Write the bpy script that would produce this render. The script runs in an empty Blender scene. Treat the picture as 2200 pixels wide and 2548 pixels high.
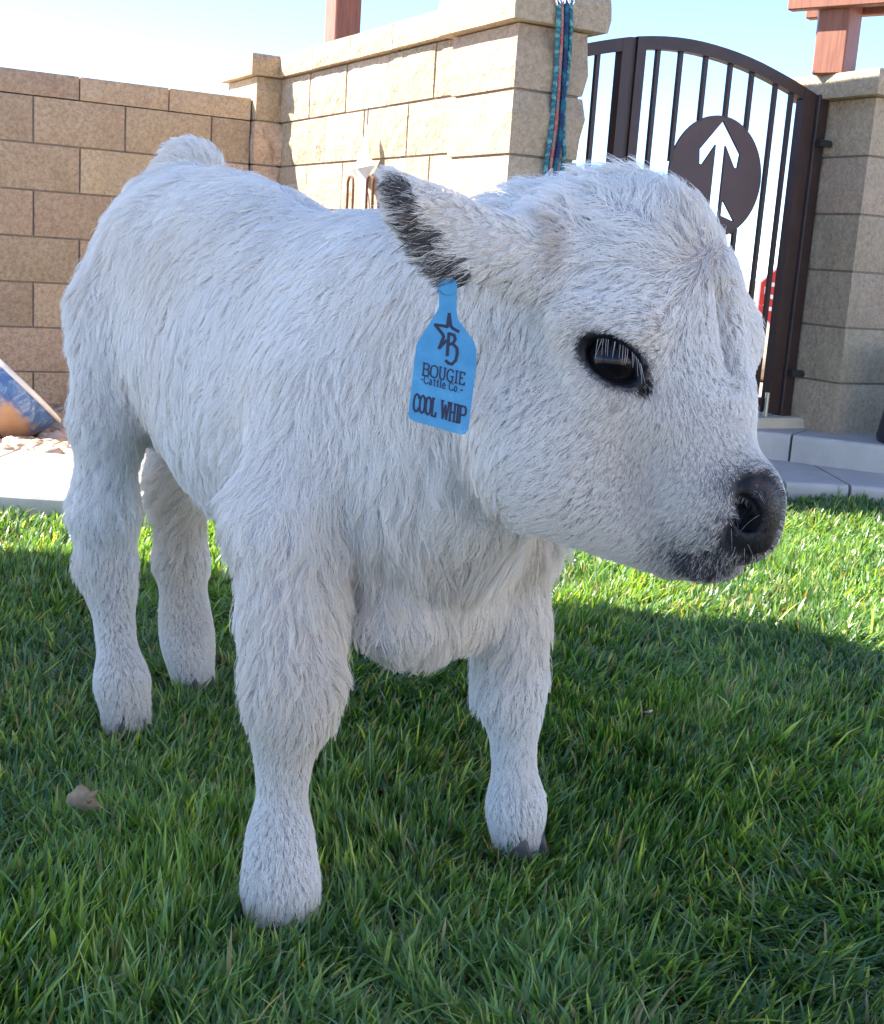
import bpy, bmesh, math, random
import numpy as np
from mathutils import Vector, Matrix, kdtree

random.seed(7)
RNG = np.random.default_rng(11)
S = bpy.context.scene
COL = S.collection

# ------------------------------------------------------------------ camera
F_PX, PW, PH = 3100.0, 2200.0, 2548.0          # focal length and size of the photograph in pixels
PIT, ROL, CZ = 0.20297502, 0.06807455, 0.75    # pitch down, roll, height above the soil
FW = np.array([0, math.cos(PIT), -math.sin(PIT)])
UP = np.array([0, math.sin(PIT), math.cos(PIT)])
RT = np.array([1.0, 0, 0])
CR, SR = math.cos(ROL), math.sin(ROL)
CAM_R = CR * RT + SR * UP
CAM_U = -SR * RT + CR * UP
CAM_P = np.array([0, 0, CZ])
cam_data = bpy.data.cameras.new('camera')
cam_data.sensor_fit = 'VERTICAL'
cam_data.sensor_height = 24.0
cam_data.lens = 24.0 * F_PX / PH
cam_data.clip_start = 0.05
cam_data.clip_end = 500
cam = bpy.data.objects.new('camera', cam_data)
COL.objects.link(cam)
cam.matrix_world = Matrix([[CAM_R[i], CAM_U[i], -FW[i], CAM_P[i]] for i in range(3)] + [[0, 0, 0, 1]])
S.camera = cam

# ------------------------------------------------------------------ sky and sun
SUN_EL = math.radians(39)
SUN_H = Vector((-0.985, 0.17, 0)).normalized()      # horizontal direction towards the sun
SUN_ENERGY, SKY_STRENGTH, EXPOSURE = 4.3, 0.15, 2.3
world = bpy.data.worlds.new('World')
S.world = world
world.use_nodes = True
wn = world.node_tree
wn.nodes.clear()
w_out = wn.nodes.new('ShaderNodeOutputWorld')
w_bg = wn.nodes.new('ShaderNodeBackground')
w_sky = wn.nodes.new('ShaderNodeTexSky')
w_sky.sky_type = 'NISHITA'
w_sky.sun_disc = False
w_sky.sun_elevation = SUN_EL
w_sky.sun_rotation = math.atan2(SUN_H.x, SUN_H.y)
w_sky.altitude = 1500
w_sky.air_density = 0.46
w_sky.dust_density = 0.0
w_sky.ozone_density = 3.0
w_bg.inputs['Strength'].default_value = SKY_STRENGTH
wn.links.new(w_sky.outputs[0], w_bg.inputs['Color'])
wn.links.new(w_bg.outputs[0], w_out.inputs['Surface'])

sun_data = bpy.data.lights.new('sun', 'SUN')
sun_data.energy = SUN_ENERGY
sun_data.angle = math.radians(0.53)
sun_data.color = (1.0, 0.95, 0.87)
sun = bpy.data.objects.new('sun', sun_data)
COL.objects.link(sun)
SUN_TO = Vector((SUN_H.x * math.cos(SUN_EL), SUN_H.y * math.cos(SUN_EL), math.sin(SUN_EL)))
sun.rotation_euler = (-SUN_TO).to_track_quat('-Z', 'Y').to_euler()
sun.location = SUN_TO * 20

S.view_settings.view_transform = 'Standard'
S.view_settings.look = 'None'
S.view_settings.exposure = EXPOSURE
S.view_settings.gamma = 1.0
S.view_settings.use_curve_mapping = False
S.render.engine = 'CYCLES'
S.cycles.max_bounces = 10
S.cycles.diffuse_bounces = 5
S.cycles.transmission_bounces = 8
S.cycles.transparent_max_bounces = 8
S.cycles.use_denoising = True
S.cycles.use_adaptive_sampling = True
S.cycles.adaptive_threshold = 0.01
S.cycles_curves.shape = 'RIBBONS'
S.cycles_curves.subdivisions = 2

# ------------------------------------------------------------------ pixel rays (photograph pixels to places)
def ray(x, y):
    a, b = x - PW / 2, y - PH / 2
    u, v = CR * a + SR * b, -SR * a + CR * b
    return FW + RT * u / F_PX - UP * v / F_PX
def px(x, y, Y):
    d = ray(x, y)
    return d * Y / d[1] + CAM_P
def gnd(x, y, z=0.0):
    d = ray(x, y)
    return d * (z - CZ) / d[2] + CAM_P
def project(P):
    P = np.asarray(P, float) - CAM_P
    x, y, z = P @ RT, P @ UP, P @ FW
    u, v = F_PX * x / z, -F_PX * y / z
    return np.stack([PW / 2 + CR * u - SR * v, PH / 2 + SR * u + CR * v], -1)

# ------------------------------------------------------------------ object helpers
def link(name, data, parent=None, loc=None, rot=None):
    o = bpy.data.objects.new(name, data)
    COL.objects.link(o)
    if parent is not None:
        o.parent = parent
    if loc is not None:
        o.location = loc
    if rot is not None:
        o.rotation_euler = rot
    return o
def tag(o, label=None, cat=None, group=None, kind=None):
    if label: o['label'] = label
    if cat: o['category'] = cat
    if group: o['group'] = group
    if kind: o['kind'] = kind
    return o
def thing(name, loc, rz, label, cat, group=None):
    o = link(name, None, None, loc, (0, 0, rz))
    o.empty_display_size = 0.1
    return tag(o, label, cat, group)
def mesh(name, verts, faces, mat=None, smooth=False):
    me = bpy.data.meshes.new(name)
    me.from_pydata([tuple(v) for v in verts], [], [tuple(f) for f in faces])
    if mat: me.materials.append(mat)
    if smooth:
        me.polygons.foreach_set('use_smooth', [True] * len(me.polygons))
    me.update()
    return me
def bm_mesh(name, bm, mat=None, smooth=False):
    me = bpy.data.meshes.new(name)
    bmesh.ops.recalc_face_normals(bm, faces=bm.faces)
    bm.to_mesh(me); bm.free()
    if mat: me.materials.append(mat)
    if smooth:
        me.polygons.foreach_set('use_smooth', [True] * len(me.polygons))
    return me
def bm_box(bm, x0, x1, y0, y1, z0, z1, bevel=0.0, M=None):
    vs = [bm.verts.new((x, y, z)) for x in (x0, x1) for y in (y0, y1) for z in (z0, z1)]
    fs = [(0, 1, 3, 2), (4, 6, 7, 5), (0, 4, 5, 1), (2, 3, 7, 6), (0, 2, 6, 4), (1, 5, 7, 3)]
    faces = [bm.faces.new([vs[i] for i in f]) for f in fs]
    if bevel > 0:
        es = list({e for f in faces for e in f.edges})
        r = bmesh.ops.bevel(bm, geom=es, offset=bevel, segments=1, affect='EDGES')
        vs = list({v for v in r['verts']} | {v for v in vs if v.is_valid})
    if M is not None:
        bmesh.ops.transform(bm, matrix=M, verts=[v for v in vs if v.is_valid])
    return vs
def box_obj(name, dims, mat, parent=None, bevel=0.0, **k):
    bm = bmesh.new(); bm_box(bm, *dims, bevel=bevel)
    return link(name, bm_mesh(name, bm, mat), parent, **k)
def bm_tube(bm, pts, rad, seg=8, cap=True):
    pts = [Vector(p) for p in pts]
    n = len(pts)
    if not hasattr(rad, '__len__'): rad = [rad] * n
    rings = []
    ref = None
    for i, p in enumerate(pts):
        t = (pts[min(i + 1, n - 1)] - pts[max(i - 1, 0)]).normalized()
        if ref is None:
            ref = t.orthogonal().normalized()
        ref = (ref - t * ref.dot(t)).normalized()
        b = t.cross(ref)
        rings.append([bm.verts.new(p + (ref * math.cos(a) + b * math.sin(a)) * rad[i])
                      for a in [2 * math.pi * k / seg for k in range(seg)]])
    for i in range(n - 1):
        for k in range(seg):
            bm.faces.new((rings[i][k], rings[i][(k + 1) % seg], rings[i + 1][(k + 1) % seg], rings[i + 1][k]))
    if cap:
        bm.faces.new(rings[0][::-1]); bm.faces.new(rings[-1])

# ------------------------------------------------------------------ materials
class Nodes:
    def __init__(self, name):
        self.mat = bpy.data.materials.new(name); self.mat.use_nodes = True
        self.t = self.mat.node_tree; self.t.nodes.clear()
        self.out = self.t.nodes.new('ShaderNodeOutputMaterial')
    def n(self, kind, **props):
        o = self.t.nodes.new(kind)
        ins = props.pop('ins', {})
        for k, v in props.items(): setattr(o, k, v)
        for k, v in ins.items():
            if isinstance(v, bpy.types.NodeSocket): self.t.links.new(v, o.inputs[k])
            else: o.inputs[k].default_value = v
        return o
    def l(self, a, b): self.t.links.new(a, b)
    def ramp(self, fac, stops):
        r = self.n('ShaderNodeValToRGB', ins={'Fac': fac})
        e = r.color_ramp.elements
        while len(e) < len(stops): e.new(0.5)
        for i, (p, c) in enumerate(stops):
            e[i].position = p; e[i].color = (*c, 1) if len(c) == 3 else c
        return r.outputs['Color']
    def noise(self, scale, detail=4, rough=0.6, vec=None, dist=0.0):
        ins = {'Scale': scale, 'Detail': detail, 'Roughness': rough, 'Distortion': dist}
        if vec is not None: ins['Vector'] = vec
        return self.n('ShaderNodeTexNoise', ins=ins).outputs['Fac']
    def mix(self, fac, a, b, mode='MIX'):
        m = self.n('ShaderNodeMix', data_type='RGBA', blend_type=mode)
        for i, v in ((0, fac), (6, a), (7, b)):
            if isinstance(v, bpy.types.NodeSocket): self.l(v, m.inputs[i])
            else: m.inputs[i].default_value = v if i == 0 else ((*v, 1) if len(v) == 3 else v)
        return m.outputs[2]
    def bump(self, h, strength, dist, normal=None):
        ins = {'Height': h, 'Strength': strength, 'Distance': dist}
        if normal is not None: ins['Normal'] = normal
        return self.n('ShaderNodeBump', ins=ins).outputs['Normal']
    def bsdf(self, color, rough=0.8, metal=0.0, normal=None, **extra):
        ins = {'Roughness': rough, 'Metallic': metal}
        p = self.n('ShaderNodeBsdfPrincipled', ins=ins)
        if isinstance(color, bpy.types.NodeSocket): self.l(color, p.inputs['Base Color'])
        else: p.inputs['Base Color'].default_value = (*color, 1)
        if normal is not None: self.l(normal, p.inputs['Normal'])
        for k, v in extra.items():
            k = k.replace('_', ' ')
            if isinstance(v, bpy.types.NodeSocket): self.l(v, p.inputs[k])
            else: p.inputs[k].default_value = v
        self.l(p.outputs[0], self.out.inputs['Surface'])
        return self.mat
    def obj_random(self):
        return self.n('ShaderNodeObjectInfo').outputs['Random']
    def world_pos(self):
        return self.n('ShaderNodeNewGeometry').outputs['Position']

def m_plain(name, color, rough=0.6, metal=0.0, noise=0.12, scale=18.0, bump=0.0, bscale=60.0):
    g = Nodes(name)
    f = g.noise(scale, 5, 0.65, g.world_pos())
    a = tuple(c * (1 - noise) for c in color); b = tuple(min(1, c * (1 + noise)) for c in color)
    col = g.ramp(f, [(0.3, a), (0.7, b)])
    nrm = None
    if bump > 0:
        nrm = g.bump(g.noise(bscale, 5, 0.6, g.world_pos()), 0.6, bump)
    return g.bsdf(col, rough, metal, nrm)

def m_block(name, c1, c2, dark, bump=0.006):
    g = Nodes(name)
    P = g.world_pos()
    big = g.noise(9, 4, 0.6, P)
    fine = g.noise(120, 4, 0.7, P)
    speck = g.noise(55, 6, 0.75, P)
    c = g.ramp(big, [(0.25, c1), (0.75, c2)])
    c = g.mix(g.ramp(speck, [(0.40, (0.75, 0.75, 0.75)), (0.58, (0, 0, 0))]), c, dark)
    stain = g.noise(1.6, 6, 0.65, g.n('ShaderNodeMapping', ins={'Vector': P, 'Scale': (2.2, 2.2, 0.8)}).outputs[0], 0.8)
    c = g.mix(g.ramp(stain, [(0.50, (0, 0, 0)), (0.72, (0.5,) * 3)]), c, tuple(x * 0.62 for x in c1))
    c = g.mix(g.ramp(fine, [(0.3, (0.35,) * 3), (0.7, (0, 0, 0))]), c, tuple(min(1, x * 1.25) for x in c2))
    hue = g.n('ShaderNodeHueSaturation', ins={'Color': c})
    vr = g.n('ShaderNodeMapRange', ins={'Value': g.obj_random(), 'To Min': 0.80, 'To Max': 1.12})
    hr = g.n('ShaderNodeMapRange', ins={'Value': g.n('ShaderNodeMath', operation='FRACT', ins={0: g.n('ShaderNodeMath', operation='MULTIPLY', ins={0: g.obj_random(), 1: 7.3}).outputs[0]}).outputs[0], 'To Min': 0.489, 'To Max': 0.506})
    g.l(hr.outputs[0], hue.inputs['Hue'])
    g.l(vr.outputs[0], hue.inputs['Value'])
    h = g.mix(0.5, g.ramp(speck, [(0.3, (0, 0, 0)), (0.7, (1, 1, 1))]), g.ramp(fine, [(0.25, (0, 0, 0)), (0.75, (1, 1, 1))]))
    nrm = g.bump(h, 1.0, bump * 1.4, g.bump(g.noise(26, 3, 0.5, P), 0.9, bump * 3.5))
    return g.bsdf(hue.outputs[0], 0.92, 0, nrm)
# ================================================================== THE SETTING
M_BLOCK = m_block('tan_split_face_block', (0.58, 0.43, 0.275), (0.68, 0.53, 0.355), (0.34, 0.23, 0.135))
M_BLOCK_GREY = m_block('weathered_tan_block', (0.52, 0.39, 0.25), (0.62, 0.48, 0.325), (0.35, 0.245, 0.15), 0.006)
M_MORTAR = m_plain('mortar', (0.25, 0.20, 0.15), 0.95, 0, 0.2, 40, 0.002, 150)
M_CONC = m_plain('pale_concrete', (0.47, 0.435, 0.385), 0.9, 0, 0.13, 7, 0.0015, 160)
M_WOOD = None
g = Nodes('redwood_post')
P = g.world_pos()
mp = g.n('ShaderNodeMapping', ins={'Vector': P, 'Scale': (30, 30, 2.2)})
gr = g.noise(3.0, 6, 0.6, mp.outputs[0], 0.6)
M_WOOD = g.bsdf(g.ramp(gr, [(0.25, (0.17, 0.055, 0.032)), (0.75, (0.33, 0.12, 0.062))]), 0.6, 0, g.bump(gr, 0.4, 0.002))
M_STEEL = m_plain('dark_brown_steel', (0.042, 0.019, 0.015), 0.55, 0, 0.25, 12, 0.0006, 90)
M_DISC = m_plain('brown_steel_plate', (0.075, 0.034, 0.027), 0.55, 0, 0.15, 6)

EDIR = np.array([0.875, 0.485, 0]); EDIR /= np.linalg.norm(EDIR)      # along the shaded wall and the gate
WDIR = np.array([EDIR[1], -EDIR[0], 0])                               # along the sunlit wall, towards the lawn
E_ANG = math.atan2(EDIR[1], EDIR[0]); W_ANG = math.atan2(WDIR[1], WDIR[0])

# --- ground: one sheet to the horizon
bm = bmesh.new()
for x0, x1, y0, y1 in ((-150, 150, -150, 250),):
    bm.faces.new([bm.verts.new(v) for v in ((x0, y0, -0.13), (x1, y0, -0.13), (x1, y1, -0.13), (x0, y1, -0.13))])
g = Nodes('dry_desert_soil')
P = g.world_pos()
M_SOIL = g.bsdf(g.ramp(g.noise(1.5, 8, 0.7, P), [(0.3, (0.33, 0.25, 0.17)), (0.7, (0.45, 0.35, 0.25))]), 0.95, 0,
                g.bump(g.noise(40, 5, 0.7, P), 0.6, 0.01))
tag(link('ground', bm_mesh('ground', bm, M_SOIL)), 'dry tan soil reaching to the horizon beyond the walls', 'ground', kind='structure')

# --- lawn soil: bounded by the curved concrete edge
EDGE = [(-9, 3.6), (-5, 3.32), (-2.6, 3.24), (-1.6, 3.22), (-1.0, 3.21), (-0.5, 3.28), (0.0, 3.52), (0.4, 3.82), (0.8, 4.10), (1.1, 4.24), (1.35, 4.285), (1.6, 4.26), (2.2, 4.05), (3.4, 3.5), (6, 2.2), (9, 0.5)]
def smooth_line(pts, n=6):
    pts = [np.array(p, float) for p in pts]
    out = []
    for i in range(len(pts) - 1):
        p0, p1, p2, p3 = pts[max(i - 1, 0)], pts[i], pts[i + 1], pts[min(i + 2, len(pts) - 1)]
        for k in range(n):
            t = k / n
            out.append(0.5 * ((2 * p1) + (p2 - p0) * t + (2 * p0 - 5 * p1 + 4 * p2 - p3) * t * t + (3 * p1 - p0 - 3 * p2 + p3) * t ** 3))
    out.append(pts[-1])
    return np.array(out)
EDGE_S = smooth_line(EDGE)
def edge_y(x):
    return np.interp(x, EDGE_S[:, 0], EDGE_S[:, 1])
xs = EDGE_S[:, 0]; ys = EDGE_S[:, 1]
vs = [(x, y + 0.02, 0.0) for x, y in zip(xs, ys)] + [(x, -9, 0.0) for x in xs]
n_e = len(xs)
g = Nodes('lawn_thatch')
P = g.world_pos()
M_THATCH = g.bsdf(g.ramp(g.noise(60, 5, 0.7, P), [(0.3, (0.018, 0.028, 0.008)), (0.55, (0.04, 0.075, 0.016)), (0.8, (0.10, 0.085, 0.04))]), 0.95, 0,
                  g.bump(g.noise(90, 4, 0.7, P), 0.8, 0.01))
tag(link('lawn', mesh('lawn', vs, [(i, i + 1, n_e + i + 1, n_e + i) for i in range(n_e - 1)][::1], M_THATCH)),
    'level green lawn the calf stands on', 'lawn', kind='structure')

# --- concrete walk along the lawn: slabs with joints between them
def offset_line(L, d):
    t = np.gradient(L, axis=0); t /= np.linalg.norm(t, axis=1, keepdims=True)
    return L + np.stack([-t[:, 1], t[:, 0]], 1) * d
walk = tag(link('concrete_walk', None), 'pale concrete walk curving along the far edge of the lawn', 'path', kind='structure')
inner = EDGE_S
outer = offset_line(EDGE_S, 0.66)
cuts = [0] + list(range(8, n_e - 1, 6)) + [n_e - 1]
def rounded_slab(name, A, Bl, z0, z1, mat, parent, r=0.018):
    """slab between two polylines A (lawn side) and Bl, with rounded top edges"""
    n = len(A)
    prof = []
    for k in range(5):
        a = math.pi / 2 * k / 4
        prof.append((r - r * math.cos(a), z1 - r + r * math.sin(a)))
    rows = []
    for i in range(n):
        a = np.array(A[i]); b = np.array(Bl[i]); d = (b - a); L = np.linalg.norm(d); d /= L
        row = [(*a, z0)] + [(*(a + d * o), z) for o, z in prof] + [(*(b - d * o), z) for o, z in prof[::-1]] + [(*b, z0)]
        rows.append(row)
    m = len(rows[0])
    V = [v for row in rows for v in row]
    Fc = [(i * m + k, (i + 1) * m + k, (i + 1) * m + k + 1, i * m + k + 1) for i in range(n - 1) for k in range(m - 1)]
    Fc += [tuple(range(m))[::1], tuple((n - 1) * m + k for k in range(m))[::-1]]
    return link(name, mesh(name, V, Fc, mat), parent)
for a, b in zip(cuts[:-1], cuts[1:]):
    A = inner[a:b + 1].copy(); Bq = outer[a:b + 1].copy()
    dA = A[-1] - A[-2]; dA /= np.linalg.norm(dA)
    A[-1] = A[-1] - dA * 0.012; Bq[-1] = Bq[-1] - dA * 0.012
    rounded_slab('walk_slab', A, Bq, -0.1, 0.06, M_CONC, walk)

# --- raised step pad in front of the gate
STEP_F = smooth_line([(0.42, 4.36), (0.75, 4.66), (1.0, 4.78), (1.22, 4.80), (1.40, 4.73), (1.64, 4.62), (2.1, 4.40), (3.2, 3.85), (5.5, 2.6)], 5)
STEP_B = STEP_F + np.array([0.55, 0.95]) * 1.0
step = tag(link('gate_step', None), 'raised concrete step in front of the gate', 'step', kind='structure')
ncut = [0, 18, 29, len(STEP_F) - 1]
for a, b in zip(ncut[:-1], ncut[1:]):
    A = STEP_F[a:b + 1].copy(); Bq = STEP_B[a:b + 1].copy()
    dA = A[-1] - A[-2]; dA /= np.linalg.norm(dA)
    A[-1] = A[-1] - dA * 0.010; Bq[-1] = Bq[-1] - dA * 0.010
    rounded_slab('step_slab', A, Bq, -0.1, 0.165, M_CONC, step, 0.015)

# --- block walls -----------------------------------------------------------
def block_mesh(name, L, Hh, D, mat, rough=0.006, seed=0, nx=6, nz=3, faces=('front',)):
    """split-face block: rough displaced front (y=0 side), tight arrises, plain back"""
    r = random.Random(seed)
    V = []; Fc = []
    idx = {}
    for j in range(nz + 1):
        for i in range(nx + 1):
            x = -L / 2 + L * i / nx; z = Hh * j / nz
            edge = i in (0, nx) or j in (0, nz)
            y = r.uniform(0.0015, 0.004) if edge else -r.uniform(0.0, rough)
            dx = 0 if i in (0, nx) else r.uniform(-0.01, 0.01)
            dz = 0 if j in (0, nz) else r.uniform(-0.008, 0.008)
            idx[i, j] = len(V); V.append((x + dx, y, z + dz))
    for j in range(nz):
        for i in range(nx):
            q = (idx[i, j], idx[i + 1, j], idx[i + 1, j + 1], idx[i, j + 1])
            Fc.append(q)
    b = len(V)
    V += [(-L / 2, D, 0), (L / 2, D, 0), (L / 2, D, Hh), (-L / 2, D, Hh)]
    Fc.append((b + 1, b, b + 3, b + 2))
    Fc.append(tuple(idx[i, nz] for i in range(nx + 1)) + (b + 2, b + 3))
    Fc.append(tuple(idx[i, 0] for i in range(nx, -1, -1)) + (b, b + 1))
    Fc.append((b,) + tuple(idx[0, j] for j in range(nz + 1)) + (b + 3,))
    Fc.append(tuple(idx[nx, j] for j in range(nz, -1, -1)) + (b + 1, b + 2))
    # order: make sure faces are consistent
    me = mesh(name, V, Fc, mat)
    bmx = bmesh.new(); bmx.from_mesh(me); bmesh.ops.recalc_face_normals(bmx, faces=bmx.faces); bmx.to_mesh(me); bmx.free()
    return me
BL, BH, BD = 0.406, 0.203, 0.10
JT = 0.009
VAR = {}
def variant(L, Hh, D, mat, rough, nvar=5, key=''):
    k = (round(L, 4), round(Hh, 4), D, mat.name, rough, key)
    if k not in VAR:
        VAR[k] = [block_mesh('block', L, Hh, D, mat, rough, seed=hash(k) % 1000 + q) for q in range(nvar)]
    return random.choice(VAR[k])

def block_wall(name, origin, ang, umin, umax, ztop, nrow, phase, mat, label, cap_h=0.095, cap_over=0.012, rough=0.007, cap_phase=0.0, cap_len=None, cap_d=0.2):
    """wall in its own frame: x along the wall, y away from the viewer, z up; ztop = underside of the cap"""
    T = thing(name, origin, ang, label, 'wall')
    core = box_obj('core', (umin + 0.004, umax - 0.004, 0.012, 0.19, -0.2, ztop - 0.003), M_MORTAR, T)
    for r in range(nrow):
        z0 = ztop - BH * (r + 1)
        off = phase + (BL / 2 if r % 2 else 0)
        k0 = math.floor((umin - off) / BL); k1 = math.ceil((umax - off) / BL)
        for k in range(k0, k1):
            a = max(umin, off + k * BL); b = min(umax, off + (k + 1) * BL)
            if b - a < 0.05: continue
            L = b - a - JT
            me = variant(L, BH - JT, BD, mat, rough)
            o = link('block', me, T, ((a + b) / 2, random.uniform(-0.0025, 0.0025), z0 + JT / 2))
    cl = cap_len or BL
    k0 = math.floor((umin - cap_phase) / cl); k1 = math.ceil((umax - cap_phase) / cl)
    for k in range(k0, k1):
        a = max(umin, cap_phase + k * cl); b = min(umax, cap_phase + (k + 1) * cl)
        if b - a < 0.04: continue
        me = variant(b - a - 0.006, cap_h, cap_d + 2 * cap_over, mat, rough * 0.8, key='cap')
        link('cap_block', me, T, ((a + b) / 2, -cap_over, ztop + random.uniform(0, 0.002)))
    return T

# shaded wall on the left: joint seen at photo pixel (88,228) is u=0 and the underside of the cap course
LW0 = np.array([-1.917, 5.711, 0.0])
Z1 = 1.318
block_wall('shaded_block_wall', LW0, E_ANG, -5.4, 1.005, Z1, 7, 0.0, M_BLOCK,
           'long shaded tan block wall with flat cap meeting the sunlit wall at a corner', 0.10, 0.0, 0.004, 0.2)
# sunlit wall
BW0 = np.array([-0.731, 5.931, 0.0])
block_wall('sunlit_block_wall', BW0, W_ANG, -0.80, 1.80, Z1 + BH, 8, 0.0, M_BLOCK,
           'sunlit rough tan block wall with overhanging cap and a star ornament', 0.095, 0.035, 0.012, 0.1)
# --- pillars
def pillar_block(L, D, Hh, mat, seed, rough=0.006):
    """four rough faces"""
    r = random.Random(seed)
    bm = bmesh.new()
    bm_box(bm, -L / 2, L / 2, -D / 2, D / 2, 0, Hh)
    bmesh.ops.subdivide_edges(bm, edges=[e for e in bm.edges if abs(e.verts[0].co.z - e.verts[1].co.z) < 1e-6], cuts=3, use_grid_fill=True)
    bmesh.ops.subdivide_edges(bm, edges=[e for e in bm.edges if abs(e.verts[0].co.z - e.verts[1].co.z) > 1e-6], cuts=2, use_grid_fill=True)
    for v in bm.verts:
        mid = 0.002 < v.co.z < Hh - 0.002
        s = 1 + (r.uniform(0.0, rough) * (1.6 if mid else -0.4)) / (L / 2)
        v.co.x *= s; v.co.y *= s
    return bm_mesh('block', bm, mat)
def pillar(name, loc, rz, L, D, zb, zt, n, mat, label, cap_h=0.1, over=0.045):
    T = thing(name, loc, rz, label, 'pillar')
    hh = (zt - zb) / n
    box_obj('core', (-L / 2 + 0.012, L / 2 - 0.012, -D / 2 + 0.012, D / 2 - 0.012, zb - 0.15, zt - 0.002), M_MORTAR, T)
    for k in range(n):
        o = link('block', pillar_block(L, D, hh - JT, mat, k * 3 + int(L * 100)), T, (random.uniform(-0.002, 0.002), random.uniform(-0.002, 0.002), zb + hh * k + JT / 2), (0, 0, 0 if k % 2 else math.pi))
    link('cap_block', pillar_block(L + 2 * over, D + 2 * over, cap_h, mat, 77, 0.004), T, (0, 0, zt))
    return T
pillar('corner_pier', LW0 + EDIR * 1.0785 - np.array([-EDIR[1], EDIR[0], 0]) * -0.17, E_ANG, 0.135, 0.42, Z1 + BH - 8 * BH, Z1 + BH, 8, M_BLOCK,
       'narrow capped block pier rising where the shaded and the sunlit walls meet', 0.095, 0.035)
# gate pillar with the ropes: near corner at photo pixel (1280,216)
P1C = np.array([0.137, 4.15, 0.0])
P1L, P1D = 0.265, 0.42                                  # along EDIR / along -WDIR
P1 = P1C + EDIR * P1L / 2 - WDIR * P1D / 2
P1_TOP = 1.485
pillar('gate_pillar', P1, E_ANG, P1L, P1D, -0.13, P1_TOP, 8, M_BLOCK_GREY,
       'capped tan block gate pillar with coloured lead ropes hanging down it', 0.115, 0.045)
# gate pillar right of the gate
P2C = np.array([1.505, 4.87, 0.0])                     # near corner at photo pixel (2130,430)
P2W = 0.36
P2 = P2C + EDIR * P2W / 2 - WDIR * P2W / 2
pillar('gate_pillar', P2, E_ANG, P2W, P2W, 0.15, 1.435, 6, M_BLOCK_GREY,
       'capped greyish block gate pillar carrying a red wooden post, beside the hinge side of the gate', 0.09, 0.05)
# low return wall right of that pillar
block_wall('return_block_wall', P2C + EDIR * P2W - WDIR * 0.12, E_ANG, 0.0, 3.0, 1.40, 7, 0.1, M_BLOCK_GREY,
           'greyish block wall running on from the gate pillar with the red post', 0.08, 0.012, 0.004)
# ================================================================== GATE
G0 = np.array([0.405, 4.55, 0.0])
gate = thing('arched_gate', G0, E_ANG, 'dark brown steel gate with arched top, vertical bars and a round arrow plate', 'gate')
GZ0 = 0.225
ARCH = [(-0.26, 1.40), (-0.14, 1.455), (-0.02, 1.497), (0.18, 1.545), (0.365, 1.566), (0.537, 1.562), (0.718, 1.538), (0.91, 1.492), (1.018, 1.459), (1.06, 1.445)]
arch_s = smooth_line(ARCH, 5)
def arch_z(x): return float(np.interp(x, arch_s[:, 0], arch_s[:, 1]))
def bar_box(x0, x1, y0, y1, z0, z1a, z1b=None):
    """upright bar whose top follows the arch"""
    z1b = z1a if z1b is None else z1b
    V = [(x0, y0, z0), (x1, y0, z0), (x1, y1, z0), (x0, y1, z0), (x0, y0, z1a), (x1, y0, z1b), (x1, y1, z1b), (x0, y1, z1a)]
    Fc = [(3, 2, 1, 0), (4, 5, 6, 7), (0, 1, 5, 4), (1, 2, 6, 5), (2, 3, 7, 6), (3, 0, 4, 7)]
    return V, Fc
def arch_rail(name, xa, xb, h):
    xs_ = np.linspace(xa, xb, 16)
    V = []; Fc = []
    for x in xs_:
        z = arch_z(x)
        V += [(x, -0.02, z), (x, 0.02, z), (x, 0.02, z - h), (x, -0.02, z - h)]
    for i in range(15):
        for k in range(4):
            Fc.append((i * 4 + k, i * 4 + (k + 1) % 4, (i + 1) * 4 + (k + 1) % 4, (i + 1) * 4 + k))
    Fc += [(3, 2, 1, 0), (60, 61, 62, 63)]
    me = mesh(name, V, Fc, M_STEEL)
    b = bmesh.new(); b.from_mesh(me); bmesh.ops.recalc_face_normals(b, faces=b.faces); b.to_mesh(me); b.free()
    return link(name, me, gate)
RH = 0.045
arch_rail('top_rail', -0.26, 0.158, RH)
arch_rail('top_rail', 0.182, 1.045, RH)
for a, b in ((-0.26, 0.118), (0.222, 0.985)):
    box_obj('bottom_rail', (a, b, -0.02, 0.02, GZ0, GZ0 + 0.05), M_STEEL, gate)
def stile(x0, x1, name='stile', y=0.021, z0=GZ0, dz=0.0):
    V, Fc = bar_box(x0, x1, -y, y, z0, arch_z(x0) - 0.002 - dz, arch_z(x1) - 0.002 - dz)
    return link(name, mesh(name, V, Fc, M_STEEL), gate)
stile(0.119, 0.158, z0=GZ0 - 0.01); stile(0.182, 0.221, z0=GZ0 - 0.01); stile(0.985, 1.045, z0=GZ0 - 0.01)
stile(0.159, 0.181, 'meeting_strip', 0.012)
DC = (0.607, 1.103); DR = 0.222
for x in (-0.19, -0.08, 0.03, 0.287, 0.389, 0.505, 0.623, 0.730, 0.851, 0.935):
    top = arch_z(x) - RH + 0.004
    segs = [(GZ0 + 0.045, top)]
    if abs(x - DC[0]) < DR - 0.004:
        dz = math.sqrt(DR * DR - (x - DC[0]) ** 2)
        segs = [(DC[1] + dz - 0.004, top), (GZ0 + 0.045, DC[1] - dz + 0.004)]
    for za, zb in segs:
        box_obj('bar', (x - 0.008, x + 0.008, -0.008, 0.008, za, zb), M_STEEL, gate)
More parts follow.
